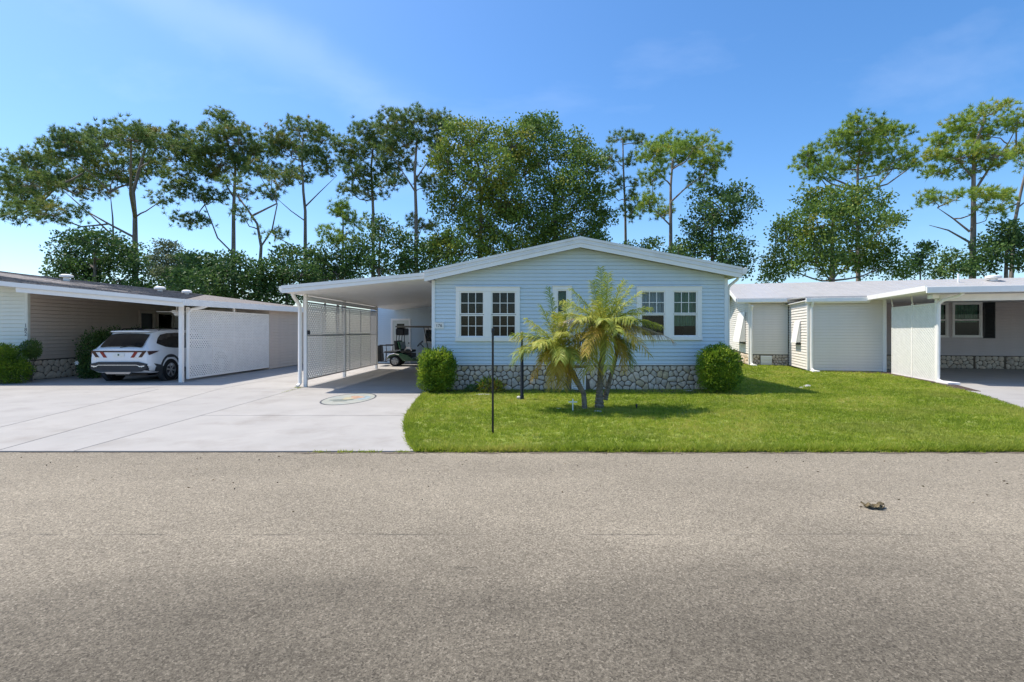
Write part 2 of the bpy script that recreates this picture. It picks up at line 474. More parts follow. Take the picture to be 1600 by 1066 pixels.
def link(name, data, parent=None):
    ob = bpy.data.objects.new(name, data)
    col.objects.link(ob)
    if parent is not None: ob.parent = parent
    return ob


def tag(o, label=None, cat=None, group=None, kind=None):
    if label: o['label'] = label
    if cat: o['category'] = cat
    if group: o['group'] = group
    if kind: o['kind'] = kind
    return o


def thing(name, label, cat, loc=(0, 0, 0), rotz=0.0, group=None):
    o = link(name, None)
    o.location = loc; o.rotation_euler = (0, 0, rotz)
    return tag(o, label, cat, group)


def clip_poly(poly, a, b, c):
    """keep a*x+b*y<=c of a 2D polygon"""
    out = []
    for i in range(len(poly)):
        p, q = poly[i], poly[(i + 1) % len(poly)]
        dp, dq = a * p[0] + b * p[1] - c, a * q[0] + b * q[1] - c
        if dp <= 0: out.append(p)
        if (dp < 0 < dq) or (dq < 0 < dp):
            t = dp / (dp - dq); out.append((p[0] + (q[0] - p[0]) * t, p[1] + (q[1] - p[1]) * t))
    return out


# wall frame: o origin (x, y) in the thing's own space, u along, n outward
class Frame:
    def __init__(s, o, u, n): s.o, s.u, s.n = Vector(o), Vector(u).normalized(), Vector(n).normalized()
    def __call__(s, a, z, d=0.0):
        return Vector((s.o.x + s.u.x * a + s.n.x * d, s.o.y + s.u.y * a + s.n.y * d, z))
    def box(s, mb, a0, a1, z0, z1, d0, d1):
        mb.prism([s(a0, z0, d0), s(a1, z0, d0), s(a1, z1, d0), s(a0, z1, d0)], s.n.to_3d() * (d1 - d0))
        return mb


def siding(parent, fr, L, z0, z1, mat, pitch=0.1016, openings=(), roof=(), lip=0.018, a0=0.0, gap=0.016):
    """one lap board per course; roof = half-planes (a, b, c) keeping a*s+b*z<=c"""
    cache = {}
    k = 0; z = z0
    while z < z1 - 0.01:
        zt = min(z + pitch, z1)
        iv = [(a0, L)]
        for (x0, x1, oz0, oz1) in openings:
            if oz1 > z + 0.01 and oz0 < zt - 0.01:
                nv = []
                for (p, q) in iv:
                    if x1 <= p or x0 >= q: nv.append((p, q)); continue
                    if x0 - p > 0.01: nv.append((p, x0))
                    if q - x1 > 0.01: nv.append((x1, q))
                iv = nv
        for (p, q) in iv:
            pl = [(p, z + gap), (q, z + gap), (q, zt), (p, zt)]
            for h in roof: pl = clip_poly(pl, *h) if pl else pl
            if len(pl) < 3: continue
            key = tuple((round(a, 4), round(b - z, 4)) for a, b in pl)
            if key not in cache:
                mb = MB()
                front = [fr(a, b - z, 0.002 + lip * (1 - (b - z) / pitch)) for a, b in pl]
                back = [fr(a, b - z, -0.012) for a, b in pl]
                n = len(pl)
                mb.v += [tuple(p_) for p_ in front + back]
                mb.f.append(tuple(range(n))); mb.f.append(tuple(range(2 * n - 1, n - 1, -1)))
                for j in range(n):
                    j2 = (j + 1) % n; mb.f.append((j, n + j, n + j2, j2))
                cache[key] = mb.mesh('siding_board', mat)
            ob = link('siding_board', cache[key], parent); ob.location.z = z
        z += pitch; k += 1
    xs = sorted({a0, L} | {v for o in openings for v in (o[0], o[1]) if a0 < v < L})
    zs = sorted({z0, z1} | {v for o in openings for v in (o[2], o[3]) if z0 < v < z1})
    mb = MB()
    for i in range(len(xs) - 1):
        for j in range(len(zs) - 1):
            cx, cz = (xs[i] + xs[i + 1]) / 2, (zs[j] + zs[j + 1]) / 2
            if any(o[0] < cx < o[1] and o[2] < cz < o[3] for o in openings): continue
            pl = [(xs[i], zs[j]), (xs[i + 1], zs[j]), (xs[i + 1], zs[j + 1]), (xs[i], zs[j + 1])]
            for h in roof: pl = clip_poly(pl, *h) if pl else pl
            if len(pl) > 2: mb.poly([fr(a, b, -.0125) for a, b in pl])
    ob = mb.build('sheathing', mat, parent)
    bm = bmesh.new(); bm.from_mesh(ob.data); bmesh.ops.remove_doubles(bm, verts=bm.verts, dist=.001); bm.to_mesh(ob.data); bm.free()


def stones(parent, fr, a0, a1, z0, z1, size, seed, mats=('stoneA', 'stoneA', 'stoneB', 'stoneC', 'stoneA', 'stoneC', 'stoneD'), holes=(), depth=0.035):
    r = random.Random(seed)
    nx, nz = max(1, round((a1 - a0) / (size * 1.15))), max(2, round((z1 - z0) / size))
    pts = []
    for i in range(nx):
        for j in range(nz):
            if r.random() < 0.09: continue
            sx, sz = (a1 - a0) / nx, (z1 - z0) / nz
            pts.append((a0 + (i + 0.5 + (0.25 if j % 2 else -0.25) + r.uniform(-.33, .33)) * sx, z0 + (j + 0.5 + r.uniform(-.33, .33)) * sz))
    for (px, pz) in pts:
        if any(h[0] - .03 < px < h[1] + .03 and h[2] - .03 < pz < h[3] + .03 for h in holes): continue
        poly = [(a0, z0), (a1, z0), (a1, z1), (a0, z1)]
        for (qx, qz) in pts:
            dx, dz = qx - px, qz - pz; dd = dx * dx + dz * dz
            if dd < 1e-9 or dd > (size * 4.5) ** 2: continue
            g = math.sqrt(dd)
            poly = clip_poly(poly, dx / g, dz / g, (dx * (px + qx) / 2 + dz * (pz + qz) / 2) / g - r.uniform(.004, .009))
            if len(poly) < 3: break
        for h in holes:
            if len(poly) < 3: break
            if px < h[0]: poly = clip_poly(poly, 1, 0, h[0] - .01)
            elif px > h[1]: poly = clip_poly(poly, -1, 0, -h[1] - .01)
        if len(poly) < 3: continue
        for _ in range(1):
            q = []
            for i in range(len(poly)):
                p, n = poly[i], poly[(i + 1) % len(poly)]
                q += [(p[0] * .78 + n[0] * .22, p[1] * .78 + n[1] * .22), (p[0] * .22 + n[0] * .78, p[1] * .22 + n[1] * .78)]
            poly = q
        cx, cz = sum(p[0] for p in poly) / len(poly), sum(p[1] for p in poly) / len(poly)
        dpt = depth * r.uniform(.7, 1.15); n = len(poly); mb = MB()
        tx, tz = r.uniform(-.08, .08), r.uniform(-.08, .08)
        for (sc, d) in ((1.0, -.01), (.97, dpt * .5), (.74, dpt)):
            for p in poly:
                ox, oz = (p[0] - cx) * sc, (p[1] - cz) * sc
                mb.v.append(tuple(fr(cx + ox, cz + oz, d + (ox * tx + oz * tz if d > 0 else 0))))
        for k in range(2):
            for i in range(n):
                j = (i + 1) % n; mb.f.append((k * n + i, k * n + j, (k + 1) * n + j, (k + 1) * n + i))
        mb.f.append(tuple(range(2 * n, 3 * n)))
        mb.build('stone', r.choice(mats), parent, smooth=True)


def lattice_sheet(parent, fr, a0, a1, z0, z1, d=0.0, pitch=0.085, w=0.046, name='lattice_sheet', mat='lattice'):
    mb = MB(); s2 = math.sqrt(.5)
    for sgn, dd in ((1, 0.0), (-1, 0.008)):
        c0 = min(s2 * (sgn * -a + z) for a in (a0, a1) for z in (z0, z1))
        c1 = max(s2 * (sgn * -a + z) for a in (a0, a1) for z in (z0, z1))
        c = c0 + pitch / 2
        while c < c1:
            poly = [(a0, z0), (a1, z0), (a1, z1), (a0, z1)]
            na, nz = -sgn * s2, s2
            poly = clip_poly(poly, na, nz, c + w / 2)
            if len(poly) > 2: poly = clip_poly(poly, -na, -nz, -(c - w / 2))
            if len(poly) > 2:
                mb.prism([fr(a, z, d + dd) for a, z in poly], fr.n.to_3d() * 0.0075)
            c += pitch
    o = mb.build(name, mat, parent)
    o['kind'] = 'stuff'
    return o


def cloud_mesh(name, mat, parent, co, nper, tint):
    """co: (N, nper, 3) polygons"""
    N = co.shape[0]
    me = bpy.data.meshes.new(name)
    me.vertices.add(N * nper); me.vertices.foreach_set('co', co.astype(np.float32).ravel())
    me.loops.add(N * nper); me.loops.foreach_set('vertex_index', np.arange(N * nper, dtype=np.int32))
    me.polygons.add(N); me.polygons.foreach_set('loop_start', np.arange(0, N * nper, nper, dtype=np.int32))
    me.update(calc_edges=True)
    at = me.attributes.new('tint', 'FLOAT', 'POINT')
    at.data.foreach_set('value', np.repeat(np.clip(tint, 0, 1), nper).astype(np.float32))
    me.materials.append(M[mat])
    return link(name, me, parent)


def unit(a): return a / np.maximum(np.linalg.norm(a, axis=-1, keepdims=True), 1e-9)


def needles(c, d, L, w):
    """thin triangles from points c along d"""
    side = unit(np.cross(d, rng.normal(size=d.shape))) * (w[:, None] / 2)
    return np.stack([c - side, c + side, c + d * L[:, None]], 1)


def leaves(c, d, L, w):
    """diamond leaves, folded a little by a random roll"""
    side = unit(np.cross(d, rng.normal(size=d.shape))) * (w[:, None] / 2)
    return np.stack([c, c + d * (L * .45)[:, None] + side, c + d * L[:, None], c + d * (L * .45)[:, None] - side], 1)


# ------------------------------------------------------------------ the setting
ROAD_Y = 6.74
mb = MB(); mb.poly([(-400, -60, -.06), (400, -60, -.06), (400, 900, -.06), (-400, 900, -.06)])
tag(mb.build('ground', 'groundgreen'), 'wide green ground stretching away behind the houses', kind='structure')
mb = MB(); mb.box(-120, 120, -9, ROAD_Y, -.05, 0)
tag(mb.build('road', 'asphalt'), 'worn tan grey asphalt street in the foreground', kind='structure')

LAWN_EDGE = [(-1.46, ROAD_Y + .03), (-1.72, 7.5), (-2.02, 8.6), (-2.22, 9.6), (-2.36, 10.8), (-2.50, 12.0), (-2.56, 13.0), (-2.50, 13.74)]
dw = MB(); dw.box(-30, -2.0, ROAD_Y + .006, 27.5, -.04, -.004)
driveway = tag(dw.build('driveway', 'joint'), 'pale concrete driveway shared by the two left houses', kind='structure')


def slab(parent, pts, mat, top=.012, inset=.009):
    c = (sum(p[0] for p in pts) / len(pts), sum(p[1] for p in pts) / len(pts))
    q = []
    n = len(pts)
    for i in range(n):
        p0, p1, p2 = Vector(pts[i - 1]), Vector(pts[i]), Vector(pts[(i + 1) % n])
        e1, e2 = (p1 - p0).normalized(), (p2 - p1).normalized()
        n1, n2 = Vector((-e1.y, e1.x)), Vector((-e2.y, e2.x))
        m = (n1 + n2).normalized()
        q.append(p1 + m * (inset / max(.3, m.dot(n1))))
    b = MB(); b.prism([(p.x, p.y, -.03) for p in q], (0, 0, top + .03))
    return b.build('concrete_slab', mat, parent)


R0 = ROAD_Y + .012
le = LAWN_EDGE
slab(driveway, [(-5.97, R0), (-1.40, R0), le[1], le[2], le[3], (-6.1, 9.6)], 'concrete')
slab(driveway, [(-6.1, 9.6), le[3], le[4], le[5], le[6], (-2.5, 14.0), (-6.28, 14.0)], 'concrete')
slab(driveway, [(-7.0, R0), (-5.97, R0), (-6.1, 9.6), (-6.28, 14.0), (-8.4, 14.0)], 'concrete2')
slab(driveway, [(-8.25, R0), (-7.0, R0), (-8.4, 14.0), (-10.05, 14.0)], 'concrete')
slab(driveway, [(-14.5, R0), (-8.25, R0), (-10.05, 14.0), (-14.5, 14.0)], 'concrete2')
slab(driveway, [(-21, R0), (-14.5, R0), (-14.5, 14.0), (-21, 14.0)], 'concrete')
slab(driveway, [(-30, R0), (-21, R0), (-21, 14.0), (-30, 14.0)], 'concrete2')
slab(driveway, [(-6.28, 14.0), (-2.5, 14.0), (-2.5, 19.5), (-6.28, 19.5)], 'concrete2')
slab(driveway, [(-7.6, 19.5), (-2.5, 19.5), (-2.5, 24.95), (-7.6, 24.95)], 'concrete')
slab(driveway, [(-8.4, 14.0), (-6.28, 14.0), (-6.28, 19.5), (-8.4, 19.5)], 'concrete')
slab(driveway, [(-10.6, 14.0), (-8.4, 14.0), (-8.4, 19.5), (-10.6, 19.5)], 'concrete2')
slab(driveway, [(-10.6, 19.5), (-7.6, 19.5), (-7.6, 27.4), (-10.6, 27.4)], 'concrete')
slab(driveway, [(-16.0, 14.0), (-10.6, 14.0), (-10.6, 20.5), (-16.0, 20.5)], 'concrete2')
slab(driveway, [(-16.0, 20.5), (-10.6, 20.5), (-10.6, 27.4), (-16.0, 27.4)], 'concrete')

# painted oval on the driveway
oval = thing('driveway_mural', 'painted oval picture with dark rim on the concrete driveway', 'mural', (-4.14, 12.0, .013))
def ell(a, b, z, n=48, cx=0, cy=0, wob=0, seed=0):
    r = random.Random(seed); ph = r.uniform(0, 6)
    return [((a * (1 + wob * math.sin(3 * t + ph) + wob * .7 * math.sin(5 * t + ph * 2))) * math.cos(t) + cx, b * (1 + wob * math.cos(2 * t + ph)) * math.sin(t) + cy, z) for t in [2 * math.pi * i / n for i in range(n)]]
EA, EB = .56, 1.05
ring = MB(); o_, i_ = ell(EA, EB, .002), ell(EA - .035, EB - .06, .002)
for k in range(48):
    j = (k + 1) % 48; ring.poly([o_[k], o_[j], i_[j], i_[k]])
ring.build('rim', pbr('mural_rim', (0.06, 0.065, 0.08), .7, .2), oval)
for nm, c, args in (('mural_ground', (.33, .335, .29), (EA - .03, EB - .05, .001)),):
    b = MB(); b.poly(ell(*args)); b.build(nm, pbr(nm, c, .7, .12, 5, stain=((.25, .30, .31), 2.2, .5, .7)), oval)
for nm, c, args in (('orange_patch', (.40, .25, .17), dict(a=.16, b=.30, z=.004, cx=.08, cy=.22, wob=.22, seed=1)),
                    ('grey_patch', (.17, .19, .17), dict(a=.22, b=.22, z=.005, cx=-.10, cy=-.28, wob=.2, seed=2)),
                    ('yellow_patch', (.40, .36, .23), dict(a=.12, b=.2, z=.006, cx=-.05, cy=.0, wob=.25, seed=3)),
                    ('blue_patch', (.26, .33, .36), dict(a=.12, b=.36, z=.003, cx=.30, cy=.15, wob=.18, seed=4))):
    b = MB(); b.poly(ell(**args)); b.build(nm, pbr(nm, c, .7, .3, 9), oval)

# lawn
LAWN = [(p[0], p[1]) for p in LAWN_EDGE] + [(5.6, 13.74), (5.6, 30), (11.9, 30), (10.3, 23.9), (11.85, 23.4), (11.1, 20.35), (13.5, 19.6), (12.6, 16.2), (11.75, 13.9), (11.2, 12.5), (10.1, 10.4), (9.2, 8.2), (8.6, ROAD_Y + .03)]
LAWN_EDGE_N = len(LAWN_EDGE)
mb = MB(); mb.prism([(x, y, -.03) for x, y in LAWN], (0, 0, .045))
lawn = tag(mb.build('lawn', pbr('lawn_thatch', (.19, .23, .04), 1, .3, 3.5, .6, 40, stain=((.21, .19, .075), 1.1, .5, .8))), 'front lawn of the blue house between driveway and neighbour', kind='structure')


def in_poly(x, y, poly):
    c = np.zeros(x.shape, bool)
    j = len(poly) - 1
    for i in range(len(poly)):
        xi, yi = poly[i]; xj, yj = poly[j]
        c ^= ((yi > y) != (yj > y)) & (x < (xj - xi) * (y - yi) / (yj - yi + 1e-12) + xi)
        j = i
    return c


def grass():
    parts = []
    for (x0, x1, y0, y1, dens, h) in ((-3, 11.5, 6.7, 8.6, 5200, .050), (-3, 12, 8.6, 11, 4000, .052), (-3, 14, 11, 14, 2700, .055), (5, 14, 14, 18, 1700, .06), (5, 14, 18, 26, 900, .065)):
        n = int((x1 - x0) * (y1 - y0) * dens)
        x, y = rng.uniform(x0, x1, n), rng.uniform(y0, y1, n)
        k = in_poly(x, y, LAWN)
        parts.append((x[k], y[k], np.full(k.sum(), h)))
    # taller uncut fringe along road and driveway
    n = 26000
    x = rng.uniform(-1.45, 8.7, n); y = ROAD_Y + .025 + .03 * np.sin(x * 3.1) * np.sin(x * 1.3 + 1) + .02 * np.sin(x * 11) + np.abs(rng.normal(0, .07, n)); parts.append((x, y, np.full(n, .085)))
    for a, b in zip(LAWN_EDGE[:-2], LAWN_EDGE[1:-1]):
        t = rng.uniform(0, 1, 1600); parts.append((a[0] + (b[0] - a[0]) * t + np.abs(rng.normal(0, .05, 1600)), a[1] + (b[1] - a[1]) * t, np.full(1600, .075)))
    x, y, h = [np.concatenate([p[i] for p in parts]) for i in range(3)]
    n = len(x) // 9                                    # clumps of nine blades
    x, y, h = x[::9][:n], y[::9][:n], h[::9][:n]
    patch = np.sin(x * 1.7 + np.sin(y * 1.3) * 2) * np.sin(y * 2.1 + 1.0 + np.sin(x * .9)) + .6 * np.sin(x * 4.1 + y * 2.7) * np.sin(y * 5.3 - x * 1.9)
    dry = np.clip(np.sin(x * .83 + 2.0) * np.sin(y * 1.21 + .4) + .5 * np.sin(x * 2.3 - y * 1.4), 0, 1)
    ct = rng.normal(.36, .25, n) + patch * .17 + dry * .34
    h = h * rng.uniform(.65, 1.35, n)
    x, y, h, ct = [np.repeat(v, 9) for v in (x, y, h, ct)]
    n = len(x)
    x = x + rng.normal(0, .026, n); y = y + rng.normal(0, .026, n)
    k = y > ROAD_Y - .015; x, y, h, ct = x[k], y[k], h[k], ct[k]; n = len(x)
    c = np.stack([x, y, np.full(n, .008)], 1)
    d = unit(np.stack([rng.normal(0, .8, n), rng.normal(0, .8, n), np.ones(n)], 1))
    L = h * rng.uniform(.5, 1.3, n); w = rng.uniform(.007, .013, n) * (1 + (y - 6.7) * .09)
    tint = np.clip(ct + rng.normal(0, .08, n), 0, 1)
    o = cloud_mesh('grass', 'grass', None, needles(c, d, L, w), 3, tint)
    tag(o, 'short sunlit green grass blades covering the front lawn', 'grass', kind='stuff')


grass()

mb = MB(); mb.prism([(-2.45, 13.30, .0), (-.6, 13.22, 0), (.2, 13.12, 0), (1.5, 13.3, 0), (3.4, 13.28, 0), (4.6, 13.05, 0), (5.5, 13.3, 0), (5.5, 13.72, 0), (-2.45, 13.72, 0)], (0, 0, .028))
tag(mb.build('planting_bed', 'soil'), 'narrow bare soil bed along the stone skirting', kind='structure')
mb = MB(); mb.prism([(11.2, 20.15, 0), (13.3, 18.9, 0), (12.45, 15.55, 0), (11.65, 13.9, 0), (11.9, 13.4, 0), (13.0, 15.9, 0), (14.0, 19.4, 0), (13.9, 20, 0)], (0, 0, .03))
tag(mb.build('mulch_strip', 'mulch'), 'brown mulch strip beside the right neighbour carport', kind='structure')
dr = MB(); dr.prism([(12.72, 15.9, -.03), (11.85, 13.9, -.03), (11.3, 12.5, -.03), (10.2, 10.4, -.03), (9.3, 8.2, -.03), (8.7, ROAD_Y + .01, -.03), (40, ROAD_Y + .01, -.03), (40, 17, -.03), (20.5, 21.2, -.03), (13.7, 23.1, -.03)], (0, 0, .046))
tag(dr.build('side_driveway', 'concrete2'), 'pale concrete driveway and carport floor of right neighbour', kind='structure')

# ------------------------------------------------------------------ windows
def make_window(parent, fr, outer, glasses, grid=(3, 2), nogrid=(), d=0.05, mat='vinylwindow', curtains=None):
    a0, a1, z0, z1 = outer
    S = .032
    holes = [(g[0] - S, g[1] + S, g[2] - S, g[3] + S) for g in glasses]
    # merge upper and lower sash of one window into one hole
    cols_ = {}
    for h in holes:
        k = round((h[0] + h[1]) / 2, 1)
        cols_[k] = (min(h[0], cols_.get(k, h)[0]), max(h[1], cols_.get(k, h)[1]), min(h[2], cols_.get(k, h)[2]), max(h[3], cols_.get(k, h)[3]))
    hs = sorted(cols_.values())
    cas = MB()
    zt, zb = max(h[3] for h in hs), min(h[2] for h in hs)
    fr.box(cas, a0, a1, zt, z1, -.02, d); fr.box(cas, a0 - .015, a1 + .015, z0, zb, -.02, d + .012)
    edges = [a0] + [e for h in hs for e in (h[0], h[1])] + [a1]
    for i in range(0, len(edges), 2): fr.box(cas, edges[i], edges[i + 1], zb, zt, -.02, d - .002)
    fr.box(cas, a0 - .02, a1 + .02, z1, z1 + .018, -.02, d + .02)
    w = cas.build('window', mat, parent, bevel=.006)
    for gi, g in enumerate(glasses):
        sb = MB(); dd = d - .018 if gi % 2 == 0 else d - .030
        x0, x1, y0, y1 = g[0] - S, g[1] + S, g[2] - S, g[3] + S
        fr.box(sb, x0, x1, g[3], y1, dd - .03, dd); fr.box(sb, x0, x1, y0, g[2], dd - .03, dd)
        fr.box(sb, x0, g[0], g[2], g[3], dd - .03, dd); fr.box(sb, g[1], x1, g[2], g[3], dd - .03, dd)
        sb.build('sash', mat, w, bevel=.004)
        nx, nz = (1, 1) if gi in nogrid else grid
        mw = .017
        pw, ph = (g[1] - g[0]) / nx, (g[3] - g[2]) / nz
        if nx * nz > 1:
            mu = MB()
            for i in range(1, nx): fr.box(mu, g[0] + i * pw - mw / 2, g[0] + i * pw + mw / 2, g[2], g[3], dd - .024, dd - .006)
            for j in range(1, nz): fr.box(mu, g[0], g[1], g[2] + j * ph - mw / 2, g[2] + j * ph + mw / 2, dd - .023, dd - .007)
            mu.build('muntin', mat, w)
        for i in range(nx):
            for j in range(nz):
                p = MB(); fr.box(p, g[0] + i * pw + .002, g[0] + (i + 1) * pw - .002, g[2] + j * ph + .002, g[2] + (j + 1) * ph - .002, dd - .018, dd - .013)
                p.build('pane', 'glass', w)
    if curtains:
        for (c0, c1, y0, y1, m_) in curtains:
            cb = MB(); n = 40
            f_, b_ = [], []
            for i in range(n + 1):
                a = c0 + (c1 - c0) * i / n; o = -.10 + .018 * math.sin(i * 1.35)
                f_.append((a, o))
            for i in range(n):
                (p, o), (q, r) = f_[i], f_[i + 1]
                cb.poly([fr(p, y0, o), fr(q, y0, r), fr(q, y1, r), fr(p, y1, o)])
            cb.build('curtain', m_, w, smooth=True)
    return w


# ------------------------------------------------------------------ blue house
HX, HY = -2.54, 13.8
S58 = F / HY
ha = lambda px: (px - PX) / S58 - HX
hz = lambda py: CAM_H + (PY - py) / S58
blue = thing('blue_house', 'pale blue lap sided house with gable roof behind the palm', 'house', (HX, HY, 0))
fb = Frame((0, 0), (1, 0), (0, -1))
HW, HD = 7.97, 15.0
SID0 = .71
TL, TP, TR = (-.14, 3.17), (3.965, 4.07), (8.22, 3.26)
TH = .25
def half(p, q, off):
    """keep below the line p-q lowered by off"""
    dx, dz = q[0] - p[0], q[1] - p[1]
    return (-dz / dx, 1.0, p[1] - off - dz / dx * p[0])
roofh = [half(TL, TP, TH - .02), half(TP, TR, TH - .02)]
def twin(x0, x1, y0, y1, cols4, rows4):
    gl = []
    for (c0, c1) in cols4:
        for (r0, r1) in rows4: gl.append((ha(c0), ha(c1), hz(r1), hz(r0)))
    return (ha(x0), ha(x1), hz(y1), hz(y0)), gl
W1 = twin(712.5, 812.5, 449, 533.5, ((720.5, 754.7), (769.7, 804.4)), ((457.8, 489.7), (494, 525)))
W2 = twin(994.5, 1096, 448.5, 531.7, ((1003, 1037), (1053, 1087)), ((457, 488.7), (493, 524)))
W3 = twin(863.5, 893, 447.5, 531, ((872, 884.5),), ((455, 489), (493, 523)))
ops = [(w[0][0] + .03, w[0][1] - .03, w[0][2] + .03, w[0][3] - .03) for w in (W1, W2, W3)]
siding(blue, fb, HW - .09, SID0, 4.0, 'blue', .1016, ops, roofh, a0=.09)
make_window(blue, fb, *W1)
make_window(blue, fb, *W2, nogrid=(1, 3), curtains=[(W2[1][0][0] - .05, W2[1][0][1] + .05, W2[1][0][2] - .05, W2[1][0][3] + .05, 'sheer'),
                                                    (W2[1][2][0] - .05, W2[1][2][1] + .05, W2[1][3][2] + .25, W2[1][2][3] + .05, 'greencurtain')])
make_window(blue, fb, *W3, grid=(1, 1), curtains=[(W3[1][0][0] - .05, W3[1][0][1] + .05, W3[1][1][2], W3[1][0][3] + .05, 'greencurtain')])
for a in (0.0, HW - .09):
    b = MB(); fb.box(b, a, a + .09, SID0 - .02, 2.97 + (.05 if a else 0), -.03, .03); b.build('corner_trim', 'bluetrim', blue, bevel=.006)
b = MB(); fb.box(b, .005, HW - .005, SID0 - .028, SID0 - .002, -.03, .042); b.build('starter_strip', 'bluetrim', blue)
b = MB(); b.box(0.003, .07, .06, HD, SID0, 2.98); b.build('side_wall', 'blue', blue)
siding(blue, Frame((.0, .0), (0, 1), (-1, 0)), HD, SID0, 2.93, 'blue', a0=.07)
b = MB(); b.box(HW - .07, HW - .003, .06, HD, SID0, 3.02); b.build('side_wall', 'blue', blue)
b = MB(); b.prism([(.003, HD, 0), (HW - .003, HD, 0), (HW - .003, HD, 3.0), (TP[0], HD, 3.8), (.003, HD, 2.95)], (0, .08, 0)); b.build('back_wall', 'blue', blue)
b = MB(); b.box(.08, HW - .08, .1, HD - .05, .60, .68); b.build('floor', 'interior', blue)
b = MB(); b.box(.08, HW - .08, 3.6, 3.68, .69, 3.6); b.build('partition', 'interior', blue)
# side skirting behind the stone front
b = MB(); b.box(.02, .09, .10, HD, 0, SID0 - .03); b.build('side_skirting', 'stoneC', blue)
b = MB(); b.box(HW - .09, HW - .02, .10, HD, 0, SID0 - .03); b.build('side_skirting', 'stoneC', blue)
b = MB(); fb.box(b, .01, HW - .01, 0, SID0 - .03, -.07, .006)
skirt = b.build('stone_skirting', 'mortar', blue)
VH = (ha(893), ha(915), .02, .60)
bounds = [0.03, 2.47, VH[0] - .55, VH[1] + .55, HW - .03]
for i in range(4):
    stones(skirt, fb, bounds[i] + .004, bounds[i + 1] - .004, .01, SID0 - .05, .142, 30 + i, holes=[VH])
b = MB(); fb.box(b, VH[0], VH[1], VH[2], VH[3], .0, .02)
for k in range(9):
    z = VH[2] + .05 + k * .058
    b.bar(fb((VH[0] + .03), z, .035), fb(VH[1] - .03, z, .035), .035, .02, (0, -.5, 1))
for (p, q, r, s) in ((VH[0], VH[0] + .03, VH[2], VH[3]), (VH[1] - .03, VH[1], VH[2], VH[3]), (VH[0] + .03, VH[1] - .03, VH[3] - .03, VH[3]), (VH[0] + .03, VH[1] - .03, VH[2], VH[2] + .03)):
    fb.box(b, p, q, r, s, .02, .05)
b.build('vent_louvre', 'white', blue)
# roof
b = MB(); b.prism([(TL[0], -.30, TL[1]), (TP[0], -.30, TP[1]), (TR[0], -.30, TR[1]), (TR[0], -.30, TR[1] - TH + .03), (TP[0], -.30, TP[1] - TH + .03), (TL[0], -.30, TL[1] - TH + .03)], (0, HD + .6, 0))
roof = b.build('roof', 'roofwhite', blue)
for (p, q) in ((TL, TP), (TP, TR)):
    for k, (o0, o1, yy, m_) in enumerate(((-.022, .045, -.352, 'rake'), (.048, .095, -.338, 'rake'), (.098, .150, -.346, 'rake'), (.153, TH + .012, -.332, 'white'))):
        b = MB(); b.prism([(p[0], yy, p[1] - o0), (q[0], yy, q[1] - o0), (q[0], yy, q[1] - o1), (p[0], yy, p[1] - o1)], (0, .345 - .30 + .001 * k, 0))
        b.build('rake_board', m_, roof)
b = MB()
b.prism([(8.225, -.36, 3.25), (8.36, -.36, 3.27), (8.36, -.36, 3.17), (8.31, -.36, 3.09), (8.225, -.36, 3.08)], (0, HD + .7, 0))
b.build('gutter', 'white', roof, bevel=.006)
b = MB(); b.tube([(8.28, .06, 3.10), (8.27, .08, 3.0), (8.08, .12, 2.84), (8.04, .13, 2.75), (8.04, .13, .15)], .038, 8)
b.build('downspout', 'white', roof, smooth=True)
# house number plaque 176
pl = MB(); PA0, PA1, PZ0, PZ1 = ha(679), ha(693.5), hz(513.2), hz(504)
fb.box(pl, PA0, PA1, PZ0, PZ1, .0, .034)
plaque = pl.build('number_plaque', 'plate', blue, bevel=.004)


def text_mesh(txt, size, parent, mat, fr, a, z, d, name='lettering', vertical=False):
    cu = bpy.data.curves.new(name, 'FONT'); cu.body = txt; cu.size = size; cu.extrude = .002
    cu.align_x = 'CENTER'; cu.align_y = 'CENTER'
    if vertical: cu.space_line = .82
    tmp = bpy.data.objects.new('tmp', cu); col.objects.link(tmp)
    dg = bpy.context.evaluated_depsgraph_get()
    me = bpy.data.meshes.new_from_object(tmp.evaluated_get(dg))
    bpy.data.objects.remove(tmp)
    for v in me.vertices:
        v.co = fr(a + v.co.x, z + v.co.y, d + v.co.z)
    me.materials.clear(); me.materials.append(M[mat])
    return link(name, me, parent)


text_mesh('176', .115, plaque, 'darkgrey', fb, (PA0 + PA1) / 2, (PZ0 + PZ1) / 2 - .008, .037)

# ------------------------------------------------------------------ blue carport and its shed
cp = thing('carport', 'white flat carport roof with lattice side screen beside the blue house', 'carport', (-6.3, 14.6, 0))
def W(ob): return ob.build
b = MB(); b.prism([(-6.42, 13.56, 2.77), (-2.56, 13.56, 3.125), (-2.56, 13.56, 2.985), (-6.42, 13.56, 2.63)], (0, 11.4, 0))
croof = b.build('roof', 'white', cp, world=True)
b = MB(); b.prism([(-6.46, 13.50, 2.80), (-2.69, 13.50, 3.145), (-2.69, 13.50, 3.06), (-6.46, 13.50, 2.71)], (0, .055, 0)); b.build('fascia', 'white', croof, world=True)
b = MB(); b.prism([(-6.46, 13.515, 2.705), (-2.69, 13.515, 3.055), (-2.69, 13.515, 2.985), (-6.46, 13.515, 2.60)], (0, .04, 0)); b.build('fascia', 'white', croof, world=True)
b = MB(); b.prism([(-6.425, 13.56, 2.785), (-6.55, 13.56, 2.785), (-6.55, 13.56, 2.69), (-6.50, 13.56, 2.63), (-6.425, 13.56, 2.63)], (0, 11.3, 0)); b.build('gutter', 'white', croof, world=True)
for i, y in enumerate((14.62, 17.75, 21.55)):
    b = MB(); b.box(-6.34, -6.25, y - .045, y + .045, 0, 2.64); b.build('post', 'white', cp, bevel=.006, world=True)
b = MB(); b.box(-6.335, -6.255, 14.67, 21.5, 2.48, 2.60); b.build('header_beam', 'white', cp, world=True)
